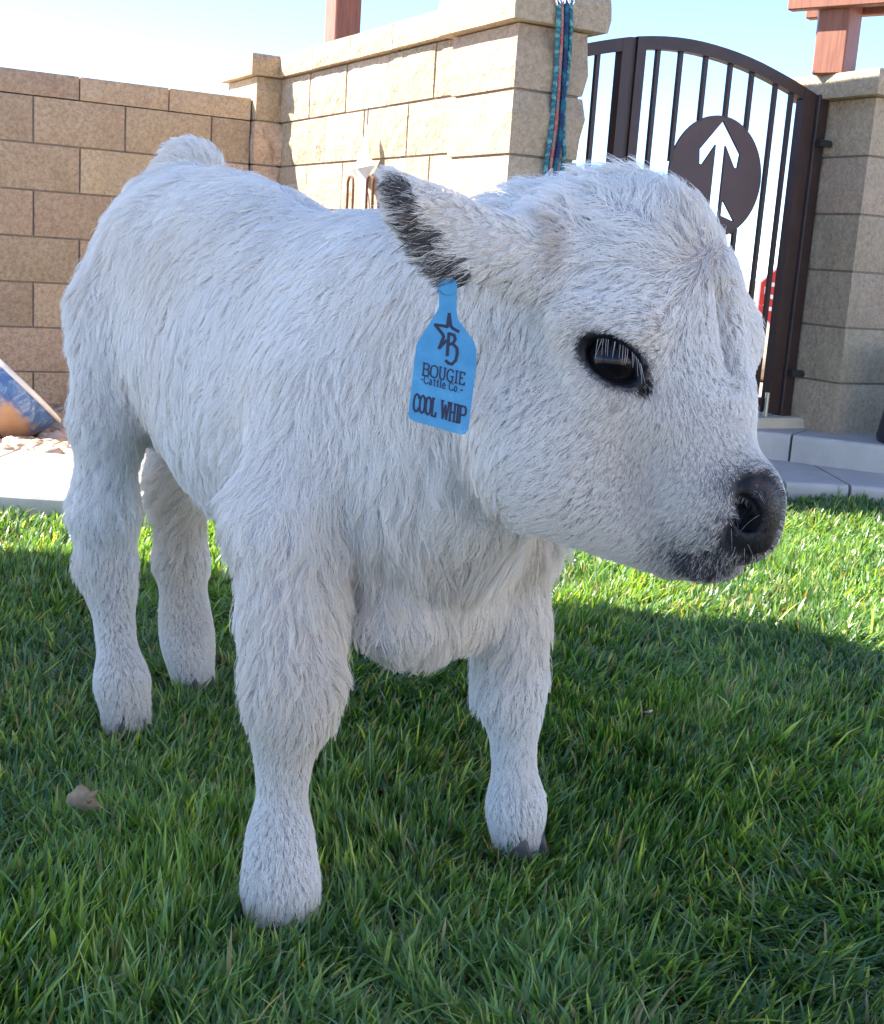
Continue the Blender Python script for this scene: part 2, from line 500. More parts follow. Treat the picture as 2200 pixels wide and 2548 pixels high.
# hinge post with its straps
box_obj('hinge_post', (1.055, 1.108, -0.03, 0.03, GZ0 - 0.05, arch_z(1.06) + 0.006), M_STEEL, gate, 0.004)
for z in (1.27, 0.38):
    bm = bmesh.new()
    bm_tube(bm, [(1.08, -0.03, z), (1.08, -0.06, z)], 0.010, 8)
    bm_tube(bm, [(1.05, -0.055, z), (1.14, -0.055, z)], 0.014, 8)
    link('hinge_bolt', bm_mesh('hinge_bolt', bm, m_plain('dull_bolt', (0.12, 0.13, 0.14), 0.35, 0.9)), gate)
# round plate with the arrow cut out of it
def arrow_polys():
    c = DC[0] + 0.008
    head_top = DC[1] + 0.205
    st = 0.0235
    t = 0.040
    hx, hz = 0.098, 0.112           # half width of the head, drop of its barbs
    zb = DC[1] - 0.205
    P = []
    P.append((c, head_top))
    P.append((c + hx, head_top - hz)); P.append((c + hx - 0.006, head_top - hz - 0.052)); P.append((c + hx - 0.022, head_top - hz - 0.050))
    P.append((c + st, head_top - 0.088))
    f0 = DC[1] - 0.075
    P.append((c + st, f0)); P.append((c + st, zb + 0.02))
    P.append((c - st, zb + 0.02)); P.append((c - st, f0))
    P.append((c - st, head_top - 0.088))
    P.append((c - hx + 0.022, head_top - hz - 0.050)); P.append((c - hx + 0.006, head_top - hz - 0.052)); P.append((c - hx, head_top - hz))
    fl = [[(c - st - 0.012, f0 + 0.0), (c - st - 0.012, f0 - 0.062), (c - 0.098, f0 - 0.128), (c - 0.105, f0 - 0.080)],
          [(c + st + 0.012, f0 + 0.0), (c + 0.105, f0 - 0.080), (c + 0.098, f0 - 0.128), (c + st + 0.012, f0 - 0.062)]]
    return P, fl
def plate_with_holes(name, outer, holes, y0, y1, mat, parent):
    """flat plate in the xz plane with cut-outs, filled by triangulation"""
    bm = bmesh.new()
    loops = []
    for L in [outer] + holes:
        vs_ = [bm.verts.new((p[0], y0, p[1])) for p in L]
        es = [bm.edges.new((vs_[i], vs_[(i + 1) % len(vs_)])) for i in range(len(vs_))]
        loops.append(vs_)
    bmesh.ops.triangle_fill(bm, use_beauty=True, use_dissolve=False, edges=list(bm.edges))
    front = list(bm.faces)
    r = bmesh.ops.extrude_face_region(bm, geom=front)
    bmesh.ops.translate(bm, vec=(0, y1 - y0, 0), verts=[v for v in r['geom'] if isinstance(v, bmesh.types.BMVert)])
    return link(name, bm_mesh(name, bm, mat), parent)
AP, FLT = arrow_polys()
circle = [(DC[0] + DR * math.cos(a), DC[1] + DR * math.sin(a)) for a in [2 * math.pi * k / 64 for k in range(64)]]
plate_with_holes('arrow_plate', circle, [AP] + FLT, -0.006, 0.004, M_DISC, gate)
# drop bolt of the gate
bm = bmesh.new()
bm_tube(bm, [(0.965, -0.035, 0.14), (0.965, -0.035, 0.30)], 0.009, 8)
link('drop_bolt', bm_mesh('drop_bolt', bm, m_plain('worn_zinc', (0.5, 0.47, 0.4), 0.4, 0.7)), gate)

# concrete threshold under the gate
th = tag(box_obj('gate_threshold', (0.0, 1.14, -0.10, 0.16, -0.1, 0.205), m_plain('buff_concrete', (0.62, 0.52, 0.36), 0.9, 0, 0.1, 10), None, 0.012, loc=tuple(G0), rot=(0, 0, E_ANG)),
         'buff concrete threshold strip lying under the gate', 'threshold')

# ================================================================== PERGOLA POSTS
def wood_post(loc, rz, w, z0, z1, label):
    T = thing('wooden_post', loc, rz, label, 'post', None)
    box_obj('shaft', (-w / 2, w / 2, -w / 2, w / 2, z0, z1), M_WOOD, T, 0.006)
    return T
pB = px(853, 60, 6.7)
T = wood_post((pB[0], pB[1], 0), E_ANG, 0.14, -0.13, 2.10, 'red brown wooden post standing behind the sunlit wall')
T = wood_post((P1[0] + EDIR[0] * 0.03, P1[1] + EDIR[1] * 0.03, 0), E_ANG, 0.14, P1_TOP + 0.113, 2.10, 'red brown wooden post on the pillar with the ropes')
PO3 = px(2078, 150, 5.06)
T = wood_post((PO3[0], PO3[1], 0), math.radians(-38), 0.125, 1.522, 2.10, 'sunlit orange and dark brown wooden post with a steel bracket, on the gate pillar')
box_obj('bracket', (-0.069, -0.0645, -0.05, 0.05, 1.63, 1.86), m_plain('galvanised_bracket', (0.42, 0.43, 0.45), 0.35, 0.85), T)
for z in (1.67, 1.73, 1.80):
    bm = bmesh.new(); bm_tube(bm, [(-0.067, 0.0, z), (-0.078, 0.0, z)], 0.011, 6)
    link('bolt', bm_mesh('bolt', bm, m_plain('bolt_zinc', (0.6, 0.6, 0.6), 0.3, 0.9)), T)
# beam over that post, running towards the lawn
bmd = thing('pergola_beam', (PO3[0], PO3[1], 0), math.radians(-38), 'red brown wooden pergola beam crossing over the post of the right gate pillar', 'beam')
box_obj('timber', (-0.17, 2.6, -0.11, -0.064, 1.755, 1.93), M_WOOD, bmd, 0.004)
box_obj('timber', (-0.17, 2.6, 0.064, 0.11, 1.755, 1.93), M_WOOD, bmd, 0.004)

# unseen slatted roof added above the frame to shade the right gate pillar
pg = thing('added_slat_roof', (P1[0], P1[1], 0), E_ANG, 'red brown slatted roof, unseen, added to shade the right gate pillar', 'pergola')
for e_ in (0.03, 0.55):
    box_obj('beam', (e_ - 0.04, e_ + 0.04, -0.15, 2.55, 2.10, 2.22), M_WOOD, pg)
for k in range(8):
    e_ = -0.50 + 0.152 * k
    box_obj('slat', (e_ - 0.074, e_ + 0.074, 0.2, 1.7, 2.223, 2.245), M_WOOD, pg)

# ================================================================== LEAD ROPES on the pillar
def m_rope(name, cols, freq):
    g = Nodes(name)
    sx = g.n('ShaderNodeSeparateXYZ', ins={'Vector': g.world_pos()})
    m = g.n('ShaderNodeMath', operation='MULTIPLY', ins={0: sx.outputs['Z'], 1: freq})
    nz = g.n('ShaderNodeMath', operation='ADD', ins={0: m.outputs[0]})
    sc = g.n('ShaderNodeMath', operation='MULTIPLY', ins={0: g.noise(30, 3, 0.6, g.world_pos()), 1: 1.2})
    g.l(sc.outputs[0], nz.inputs[1])
    fr = g.n('ShaderNodeMath', operation='FRACT', ins={0: nz.outputs[0]})
    n = len(cols)
    c = g.ramp(fr.outputs[0], [(i / n, cc) for i, cc in enumerate(cols)])
    wv = g.n('ShaderNodeTexWave', ins={'Vector': g.world_pos(), 'Scale': 60.0, 'Distortion': 3.0})
    wv.wave_type = 'BANDS'; wv.bands_direction = 'DIAGONAL'
    return g.bsdf(c, 0.85, 0, g.bump(wv.outputs['Fac'], 0.8, 0.004))
R_TEAL = m_rope('teal_rope', [(0.05, 0.30, 0.30), (0.02, 0.09, 0.16), (0.16, 0.42, 0.38), (0.03, 0.14, 0.20)], 22)
R_NAVY = m_rope('navy_rope', [(0.015, 0.05, 0.15), (0.02, 0.16, 0.22), (0.02, 0.04, 0.12)], 11)
R_RED = m_rope('red_rope', [(0.50, 0.05, 0.06), (0.42, 0.28, 0.22), (0.55, 0.10, 0.09), (0.35, 0.20, 0.20)], 9)
M_CHROME = m_plain('chrome_snap', (0.85, 0.86, 0.88), 0.12, 1.0, 0.03)
rope_n = -WDIR * 0 + np.array([EDIR[1], -EDIR[0], 0])      # outward from the right face of the pillar
def rope(pts_px, mat, r, label, grp=None):
    T = tag(link('lead_rope', None), label, 'rope', grp)
    face0 = P1C + rope_n * 0.012
    pts = []
    for x, y in pts_px:
        d = ray(x, y); over = 0.062 if y < 75 else (0.062 - (y - 75) / 60 * 0.045 if y < 135 else 0.017)
        q0 = P1C + rope_n * over
        k = ((q0[:2] - CAM_P[:2]) @ rope_n[:2]) / (d[:2] @ rope_n[:2])
        pts.append(CAM_P + d * k)
    L = smooth_line([tuple(p) for p in pts], 4)
    T.location = tuple(pts[-1])
    bm = bmesh.new(); bm_tube(bm, [p - pts[-1] for p in L], r, 7)
    o = link('cord', bm_mesh('cord', bm, mat, True), T)
    bm = bmesh.new()
    top = pts[0] - pts[-1]
    ring = [top + EDIR * 0.011 * math.cos(a) + np.array([0, 0, 0.016 * math.sin(a) + 0.01]) for a in [2 * math.pi * k / 12 for k in range(13)]]
    bm_tube(bm, ring, 0.0035, 6, False)
    link('snap', bm_mesh('snap', bm, M_CHROME, True), T)
    return T
rope([(1391, 10), (1388, 90), (1384, 170), (1377, 260), (1368, 350), (1358, 420), (1354, 520), (1360, 640)], R_TEAL, 0.008, 'teal and navy lead rope hanging on the pillar, the outermost on the lawn side')
rope([(1398, 6), (1397, 90), (1392, 180), (1386, 270), (1376, 360), (1368, 430), (1364, 540), (1368, 660)], R_RED, 0.007, 'faded red and white lead rope hanging among teal ones')
rope([(1410, 8), (1408, 90), (1404, 170), (1400, 260), (1393, 350), (1380, 430), (1375, 530), (1380, 650)], R_NAVY, 0.009, 'dark navy blue lead rope hanging beside the red one')
rope([(1420, 8), (1420, 90), (1414, 170), (1404, 260), (1402, 340), (1404, 390), (1396, 440), (1390, 560)], R_TEAL, 0.0075, 'teal speckled lead rope hanging on the pillar on the gate side')
hook = thing('rope_hook', tuple(px(1405, -8, 4.20)), E_ANG, 'small metal hook on the pillar cap holding the lead ropes', 'hook')
bm = bmesh.new()
bm_tube(bm, [(-0.06, -0.02, 0.03), (-0.06, -0.045, 0.01), (0.06, -0.045, 0.01), (0.06, -0.02, 0.03)], 0.004, 6)
link('wire', bm_mesh('wire', bm, M_CHROME), hook)

# ================================================================== STAR ORNAMENT on the sunlit wall
wall_n = -EDIR
def on_sunlit(x, y, off):
    d = ray(x, y); q0 = BW0 + wall_n * off
    k = ((q0[:2] - CAM_P[:2]) @ wall_n[:2]) / (d[:2] @ wall_n[:2])
    return CAM_P + d * k
SC = on_sunlit(903, 420, 0.055)
star = thing('star_ornament', tuple(SC), W_ANG, 'white metal four pointed star hanging on the sunlit block wall', 'ornament')
M_WHITE_METAL = m_plain('white_metal', (0.93, 0.95, 0.96), 0.32, 0.85, 0.04)
bm = bmesh.new()
tips = [(0.02, 0.175), (0.125, 0.015), (0.035, -0.21), (-0.125, 0.0)]
vals = [(0.045, 0.045), (0.035, -0.045), (-0.028, -0.045), (-0.04, 0.045)]
ctr = bm.verts.new((0, -0.03, 0)); bk = bm.verts.new((0, 0.012, 0))
ringv = []
for t_, v_ in zip(tips, vals):
    ringv += [bm.verts.new((t_[0], 0, t_[1])), bm.verts.new((v_[0], 0, v_[1]))]
for i in range(8):
    bm.faces.new((ctr, ringv[i], ringv[(i + 1) % 8])); bm.faces.new((bk, ringv[(i + 1) % 8], ringv[i]))
link('star_face', bm_mesh('star_face', bm, M_WHITE_METAL), star)
bm = bmesh.new()
bm_tube(bm, [(0.02, 0, 0.15), (0.0, 0.01, 0.24)], 0.003, 5)
link('hanger_wire', bm_mesh('hanger_wire', bm, M_STEEL), star)
M_RUST = m_plain('rusty_iron', (0.14, 0.07, 0.04), 0.7, 0.3, 0.35, 60)
for sx_, hh in ((-0.115, 0.2), (0.075, 0.17), (0.135, 0.2)):
    bm = bmesh.new()
    pts = [(sx_ + 0.028 * math.cos(a), 0.0, -0.055 + 0.028 * math.sin(a)) for a in np.linspace(0, math.pi, 7)]
    pts = [(sx_ + 0.028, 0.002, -hh)] + pts + [(sx_ - 0.028, 0.002, -hh)]
    bm_tube(bm, pts, 0.0055, 6)
    link('iron_loop', bm_mesh('iron_loop', bm, M_RUST), star)

# ================================================================== TIPPED CLAY POT (left edge)
def lathe(prof, seg=40):
    bm = bmesh.new()
    rings = [[bm.verts.new((r * math.cos(a), r * math.sin(a), z)) for a in [2 * math.pi * k / seg for k in range(seg)]] for r, z in prof]
    for i in range(len(rings) - 1):
        for k in range(seg):
            bm.faces.new((rings[i][k], rings[i][(k + 1) % seg], rings[i + 1][(k + 1) % seg], rings[i + 1][k]))
    if prof[0][0] > 1e-5: bm.faces.new(rings[0][::-1])
    return bm
TB = px(-102, 1062, 4.55)
pot = thing('clay_pot', (TB[0], TB[1], -0.03), 0.0, 'tipped blue glazed clay pot on the gravel by the shaded wall', 'pot')
g = Nodes('blue_glaze_over_clay')
oc = g.n('ShaderNodeTexCoord').outputs['Object']
sz = g.n('ShaderNodeSeparateXYZ', ins={'Vector': oc}).outputs['Z']
nzv = g.n('ShaderNodeMath', operation='MULTIPLY_ADD', ins={0: g.noise(7, 5, 0.65, oc), 1: 0.22, 2: -0.11})
zz = g.n('ShaderNodeMath', operation='ADD', ins={0: sz, 1: nzv.outputs[0]})
glz = g.ramp(g.noise(14, 6, 0.7, oc, 1.2), [(0.30, (0.035, 0.07, 0.20)), (0.5, (0.07, 0.16, 0.33)), (0.7, (0.40, 0.45, 0.52))])
cly = g.ramp(g.noise(10, 4, 0.6, oc), [(0.3, (0.42, 0.22, 0.10)), (0.7, (0.55, 0.32, 0.17))])
M_POT = g.bsdf(g.mix(g.ramp(zz.outputs[0], [(0.17, (0, 0, 0)), (0.21, (1, 1, 1))]), cly, glz), 0.5, 0, g.bump(g.noise(40, 4, 0.6, oc), 0.3, 0.004))
body = link('vessel', bm_mesh('vessel', lathe([(0.11, 0.0), (0.118, 0.01), (0.16, 0.10), (0.19, 0.20), (0.205, 0.29), (0.203, 0.295), (0.183, 0.20), (0.15, 0.10), (0.105, 0.02), (0.01, 0.02)]), M_POT, True), pot)
bm = bmesh.new(); bm_tube(bm, [(0.206 * math.cos(a), 0.206 * math.sin(a), 0.295) for a in [2 * math.pi * k / 40 for k in range(41)]], 0.010, 8, False)
link('rim', bm_mesh('rim', bm, m_plain('pale_rim', (0.72, 0.68, 0.62), 0.5), True), pot)
bm = bmesh.new(); bm_tube(bm, [(0.165 * math.cos(a), 0.165 * math.sin(a), 0.105) for a in [2 * math.pi * k / 40 for k in range(41)]], 0.007, 6, False)  # dark ring stands in for the shaded side of the pot
link('shade_ring', bm_mesh('shade_ring', bm, m_plain('shade_band', (0.10, 0.09, 0.08), 0.6), True), pot)
pot.rotation_euler = (Matrix.Rotation(math.radians(-26), 3, 'X') @ Matrix.Rotation(math.radians(38), 3, 'Y')).to_euler()

# ================================================================== FAR SIDE OF THE GATE
M_RED = m_plain('sign_red', (0.55, 0.035, 0.025), 0.4, 0, 0.05)
M_WHITE = m_plain('sign_white', (0.8, 0.8, 0.8), 0.4, 0, 0.03)
SGP = px(1972, 742, 9.5)
sign = thing('stop_sign', (SGP[0], SGP[1], -0.13), math.radians(-8), 'red octagonal stop sign on a pale post seen through the gate bars', 'sign')
zc = SGP[2] + 0.13
def octagon(R): return [(R * math.cos(math.pi / 8 + math.pi / 4 * k), R * math.sin(math.pi / 8 + math.pi / 4 * k)) for k in range(8)]
def prism(name, poly, y0, y1, mat, parent, dz=0.0, dx=0.0):
    n = len(poly)
    V = [(p[0] + dx, y0, p[1] + dz) for p in poly] + [(p[0] + dx, y1, p[1] + dz) for p in poly]
    Fc = [tuple(range(n)), tuple(range(2 * n - 1, n - 1, -1))] + [(i, n + i, n + (i + 1) % n, (i + 1) % n) for i in range(n)]
    me = mesh(name, V, Fc, mat)
    b = bmesh.new(); b.from_mesh(me); bmesh.ops.recalc_face_normals(b, faces=b.faces); b.to_mesh(me); b.free()
    return link(name, me, parent)
prism('border', octagon(0.275), 0.0, 0.004, M_WHITE, sign, zc)
prism('face', octagon(0.260), -0.004, 0.0, M_RED, sign, zc)
# stroke letters: every glyph is a list of polylines in a unit box
GL = {
 'S': [[(1, .85), (.75, 1), (.25, 1), (0, .85), (0, .65), (.25, .53), (.75, .47), (1, .35), (1, .15), (.75, 0), (.25, 0), (0, .15)]],
 'T': [[(0, 1), (1, 1)], [(.5, 1), (.5, 0)]],
 'O': [[(.5, 1), (.12, .9), (0, .65), (0, .35), (.12, .1), (.5, 0), (.88, .1), (1, .35), (1, .65), (.88, .9), (.5, 1)]],
 'P': [[(0, 0), (0, 1)], [(0, 1), (.75, 1), (1, .87), (1, .62), (.75, .5), (0, .5)]],
 'B': [[(.12, 0), (.12, 1)], [(.0, 1), (.7, 1), (.92, .88), (.92, .65), (.7, .53), (.12, .53)], [(.7, .53), (1, .38), (1, .14), (.75, 0), (0, 0)]],
 'U': [[(.12, 1), (.12, .3), (.25, .06), (.5, 0), (.75, .06), (.88, .3), (.88, 1)], [(0, 1), (.26, 1)], [(.74, 1), (1, 1)]],
 'G': [[(.95, .82), (.7, 1), (.4, 1), (.1, .85), (0, .5), (.1, .15), (.4, 0), (.7, 0), (.9, .12), (.9, .45)], [(.6, .45), (1, .45)]],
 'I': [[(.5, 0), (.5, 1)], [(.15, 1), (.85, 1)], [(.15, 0), (.85, 0)]],
 'E': [[(.12, 0), (.12, 1)], [(0, 1), (.9, 1), (.9, .82)], [(.12, .52), (.6, .52)], [(0, 0), (1, 0), (1, .2)]],
 'C': [[(1, .78), (.85, .95), (.5, 1), (.12, .88), (0, .6), (0, .4), (.12, .12), (.5, 0), (.85, .05), (1, .22)]],
 'L': [[(.15, 0), (.15, 1)], [(0, 1), (.4, 1)], [(0, 0), (1, 0), (1, .22)]],
 'W': [[(0, 1), (.25, 0), (.5, .8), (.75, 0), (1, 1)], [(-.08, 1), (.15, 1)], [(.85, 1), (1.08, 1)]],
 'H': [[(.12, 0), (.12, 1)], [(.88, 0), (.88, 1)], [(.12, .5), (.88, .5)], [(0, 1), (.25, 1)], [(.75, 1), (1, 1)], [(0, 0), (.25, 0)], [(.75, 0), (1, 0)]],
 'a': [[(.1, .62), (.5, .68), (.8, .55), (.8, 0)], [(.8, .4), (.35, .4), (.08, .2), (.3, 0), (.8, .15)]],
 't': [[(.5, .95), (.5, .12), (.7, 0), (.9, .05)], [(.15, .68), (.9, .68)]],
 'l': [[(.5, 1.05), (.5, .1), (.65, 0)]],
 'e': [[(.05, .36), (.92, .36), (.85, .58), (.5, .7), (.15, .55), (.05, .3), (.2, .05), (.6, 0), (.9, .1)]],
 'o': [[(.5, .7), (.1, .55), (.05, .3), (.2, .05), (.5, 0), (.85, .1), (.95, .35), (.85, .6), (.5, .7)]],
 '.': [[(.4, .0), (.55, .0)]],
 '-': [[(.1, .38), (.9, .42)]],
 '~': [[(.1, .33), (.35, .45), (.65, .33), (.9, .45)]],
}
def stroke_mesh(name, polys, w, y0, y1, mat, parent):
    """thick flat strokes as thin prisms"""
    V = []; Fc = []
    lift = 0.0
    for L in polys:
        for (x0, z0), (x1, z1) in zip(L[:-1], L[1:]):
            dx, dz = x1 - x0, z1 - z0
            ll = math.hypot(dx, dz) or 1e-6
            nx_, nz_ = -dz / ll * w / 2, dx / ll * w / 2
            ex, ez = dx / ll * w * 0.3, dz / ll * w * 0.3
            q = [(x0 - ex + nx_, z0 - ez + nz_), (x1 + ex + nx_, z1 + ez + nz_), (x1 + ex - nx_, z1 + ez - nz_), (x0 - ex - nx_, z0 - ez - nz_)]
            lift += 0.000004
            b = len(V)
            V += [(p[0], y0 - lift, p[1]) for p in q] + [(p[0], y1, p[1]) for p in q]
            Fc += [(b, b + 1, b + 2, b + 3), (b, b + 4, b + 5, b + 1), (b + 1, b + 5, b + 6, b + 2), (b + 2, b + 6, b + 7, b + 3), (b + 3, b + 7, b + 4, b)]
    me = mesh(name, V, Fc, mat)
    b_ = bmesh.new(); b_.from_mesh(me); bmesh.ops.recalc_face_normals(b_, faces=b_.faces); b_.to_mesh(me); b_.free()
    return link(name, me, parent)
def text_polys(txt, x0, x1, z0, h, gap=0.25, wid=None):
    wd = [(wid or {}).get(c, 0.55 if c in '.l' else (0.5 if c == ' ' else 1.0)) for c in txt]
    tot = sum(wd) + gap * (len(txt) - 1)
    u = (x1 - x0) / tot
    out = []; x = x0
    for c, w_ in zip(txt, wd):
        for L in GL.get(c, []):
            out.append([(x + p[0] * u * w_, z0 + p[1] * h) for p in L])
        x += (w_ + gap) * u
    return out
stroke_mesh('lettering', text_polys('STOP', -0.195, 0.195, zc - 0.09, 0.18), 0.030, -0.0055, -0.004, M_WHITE, sign)
box_obj('post', (-0.03, 0.03, 0.005, 0.045, -0.05, zc + 0.2), m_plain('pale_post', (0.62, 0.58, 0.52), 0.6), sign)
# boulder beyond the gate
def boulder(loc, r, label, mat, sq=(1, 1, .7)):
    bm = bmesh.new(); bmesh.ops.create_icosphere(bm, subdivisions=3, radius=1.0)
    rr = random.Random(int(loc[0] * 100))
    ph = [rr.uniform(0, 6) for _ in range(9)]
    for v in bm.verts:
        n_ = sum(math.sin(v.co.x * (2 + k) + ph[k]) * math.sin(v.co.y * (2.3 + k) + ph[k + 3]) * math.sin(v.co.z * (1.7 + k) + ph[k + 6]) for k in range(3))
        v.co *= r * (1 + 0.16 * n_)
        v.co.x *= sq[0]; v.co.y *= sq[1]; v.co.z *= sq[2]
    return tag(link('boulder', bm_mesh('boulder', bm, mat, True), None, loc), label, 'boulder')
M_ROCK = m_plain('tan_rock', (0.36, 0.28, 0.21), 0.95, 0, 0.25, 6, 0.02, 14)
q = gnd(1925, 960, -0.13); boulder((q[0], q[1] + 0.6, 0.05), 0.42, 'grey tan boulder on the dry ground behind the gate', M_ROCK)
M_ROOFT = m_plain('brown_roof', (0.22, 0.13, 0.09), 0.9, 0, 0.2, 3)

# dark planter at the right edge, on the step
pl = thing('form', (1.86, 4.72, 0.165), 0.0, 'dark navy tapered planter standing on the step beside the pillar', 'form')
M_NAVY = m_plain('dark_navy_glaze', (0.018, 0.022, 0.040), 0.4, 0, 0.2, 9)
link('pot', bm_mesh('pot', lathe([(0.215, 0.0), (0.222, 0.02), (0.205, 0.12), (0.17, 0.24), (0.155, 0.34), (0.165, 0.36), (0.15, 0.36), (0.14, 0.33), (0.01, 0.32)]), M_NAVY, True), pl)  # dark tapered body standing on the step

# ================================================================== UNSEEN ROOF added to shade the lawn (left of the frame)
M_STUCCO = m_plain('tan_stucco', (0.62, 0.54, 0.44), 0.95, 0, 0.06, 4, 0.002, 120)
M_FASCIA = m_plain('white_fascia', (0.70, 0.68, 0.64), 0.7, 0, 0.05)
pcv = thing('shade_roof', (-4.2, 1.0, 0), 0.0, 'unseen flat roof on square posts, added to shade the lawn', 'patio cover')
ROOF = [(-5.6, 3.50), (-4.40, 3.36), (-3.4, 3.26), (-2.80, 3.20), (-2.52, 2.99), (-2.1, 2.62), (-1.75, 2.2), (-1.75, -1.6), (-5.6, -1.6)]
n_r = len(ROOF)
V = [(x + 4.2, y - 1.0, 2.80) for x, y in ROOF] + [(x + 4.2, y - 1.0, 2.95) for x, y in ROOF]
me = mesh('roof_deck', V, [tuple(range(n_r))[::-1], tuple(range(n_r, 2 * n_r))] + [(i, (i + 1) % n_r, n_r + (i + 1) % n_r, n_r + i) for i in range(n_r)], M_FASCIA)
b_ = bmesh.new(); b_.from_mesh(me); bmesh.ops.recalc_face_normals(b_, faces=b_.faces); b_.to_mesh(me); b_.free()
link('roof_deck', me, pcv)
for x, y in ((-5.4, 3.3), (-2.75, 2.95), (-5.4, -1.4), (-1.95, -1.4)):
    box_obj('post', (x + 4.2 - 0.07, x + 4.2 + 0.07, y - 1.0 - 0.07, y - 1.0 + 0.07, -0.1, 2.798), M_FASCIA, pcv)
# unseen wall and slabs, added to bounce sunlight onto the calf
yw = thing('bounce_wall', (4.6, -7, 0), 0.0, 'plain tan stucco wall, unseen, added on the right to bounce light', 'wall')
box_obj('wall_body', (0, 0.2, 0, 9.0, -0.2, 1.9), M_STUCCO, yw)
box_obj('coping', (-0.03, 0.23, 0, 9.03, 1.9, 1.97), M_CONC, yw, 0.01)
pt = tag(box_obj('added_slab', (-9.0, 4.5, -7.0, -0.9, -0.1, 0.05), M_CONC, None, 0.01), 'unseen pale concrete slab added behind the camera to bounce light', 'added_slab', kind='structure')
pt2 = tag(box_obj('added_slab_wing', (-9.0, -2.3, -0.89, 2.9, -0.1, 0.05), M_CONC, None, 0.01), 'unseen pale concrete slab under the added roof, bouncing light onto the calf', 'added_slab', kind='structure')

# ================================================================== GRAVEL BED
def gravel():
    ico = bmesh.new(); bmesh.ops.create_icosphere(ico, subdivisions=1, radius=1.0)
    bv = np.array([v.co[:] for v in ico.verts]); ico.verts.index_update()
    bf = np.array([[v.index for v in f_.verts] for f_ in ico.faces]); ico.free()
    pts = []
    while len(pts) < 4200:
        x = RNG.uniform(-4.5, 0.5); y = RNG.uniform(3.7, 6.4)
        lo_ = np.interp(x, outer[:, 0], outer[:, 1]) + 0.03
        if y < lo_: continue
        q = np.array([x, y, 0])
        if (q - LW0) @ np.array([-EDIR[1], EDIR[0], 0]) > -0.01: continue
        if (q - BW0) @ EDIR > -0.01: continue
        pts.append((x, y))
    pts = np.array(pts)
    n = len(pts)
    r = RNG.uniform(0.012, 0.032, n) * np.where(RNG.random(n) < 0.06, 1.7, 1.0)
    slope = np.clip((pts[:, 1] - 3.85) / 1.7, 0, 1) * -0.09
    z = 0.02 + slope + RNG.uniform(-0.008, 0.012, n)
    ang = RNG.uniform(0, 2 * np.pi, n); ca, sa = np.cos(ang), np.sin(ang)
    jit = 1 + RNG.uniform(-0.28, 0.28, (n, len(bv), 1))
    L = bv[None] * jit * r[:, None, None] * np.stack([np.ones(n) * 1.25, np.ones(n), RNG.uniform(.5, .85, n)], 1)[:, None, :]
    X = L[..., 0] * ca[:, None] - L[..., 1] * sa[:, None] + pts[:, :1]
    Y = L[..., 0] * sa[:, None] + L[..., 1] * ca[:, None] + pts[:, 1:]
    V = np.stack([X, Y, L[..., 2] + z[:, None]], -1).reshape(-1, 3)
    Fc = (bf[None] + (np.arange(n) * len(bv))[:, None, None]).reshape(-1, 3)
    g = Nodes('tan_gravel')
    isl = g.n('ShaderNodeNewGeometry').outputs['Random Per Island']
    c = g.ramp(isl, [(0.0, (0.36, 0.25, 0.16)), (0.35, (0.55, 0.42, 0.30)), (0.65, (0.45, 0.33, 0.25)), (1.0, (0.66, 0.57, 0.47))])
    mat = g.bsdf(c, 0.9, 0, g.bump(g.noise(70, 4, 0.6, g.world_pos()), 0.5, 0.004))
    me = bpy.data.meshes.new('gravel')
    me.vertices.add(len(V)); me.vertices.foreach_set('co', V.ravel())
    me.loops.add(Fc.size); me.loops.foreach_set('vertex_index', Fc.ravel().astype(np.int32))
    me.polygons.add(len(Fc)); me.polygons.foreach_set('loop_start', np.arange(0, Fc.size, 3, dtype=np.int32))
    me.materials.append(mat); me.update(calc_edges=True)
    tag(link('gravel', me), 'tan crushed gravel filling the bed between the walk and the walls', 'gravel', kind='stuff')
    # fine gravel floor under the stones
    V2 = [(-5.5, 3.6, 0.01), (0.4, 4.0, 0.01), (0.2, 4.6, -0.02), (-0.9, 6.6, -0.09), (-2.2, 5.8, -0.09), (-5.5, 4.3, -0.03)]
    g = Nodes('gravel_fines')
    c = g.ramp(g.noise(60, 5, 0.7, g.world_pos()), [(0.3, (0.30, 0.21, 0.14)), (0.7, (0.55, 0.43, 0.31))])
    tag(link('gravel_bed', mesh('gravel_bed', V2, [(0, 1, 2, 3, 4, 5)], g.bsdf(c, 0.95, 0, g.bump(g.noise(90, 4, 0.7, g.world_pos()), 0.8, 0.008)))),
        'fine tan grit under the gravel stones', 'gravel bed', kind='structure')
gravel()
# ================================================================== THE CALF
# the skin is the zero level of a smooth union of ellipsoids and tapered capsules; B(t,l,z) is forward, left, up of the hind feet
HD = np.array([.63, -.77, 0]); HD /= np.linalg.norm(HD)
LT = np.array([-HD[1], HD[0], 0]); UPZ = np.array([0, 0, 1.])
MH = np.array([-.427, 1.89, 0])
def B(t, l, z): return MH + HD * t + LT * l + UPZ * z
prims = []
def ell(c, r, axes=None, k=.05, op=0):
    prims.append(('e', np.array(c, float), np.array(r, float), np.eye(3) if axes is None else np.array(axes, float), k, op))
def cone(a, b, ra, rb, k=.04, op=0):
    prims.append(('c', np.array(a, float), np.array(b, float), ra, rb, k, op))
def chain(pts, k=.03):
    for i in range(len(pts) - 1): cone(pts[i][0], pts[i + 1][0], pts[i][1], pts[i + 1][1], k)
def pc(x, y, Y, rpx, fur=0.): return (px(x, y, Y), rpx / 3100 * Y - fur)
BA = [HD, LT, UPZ]
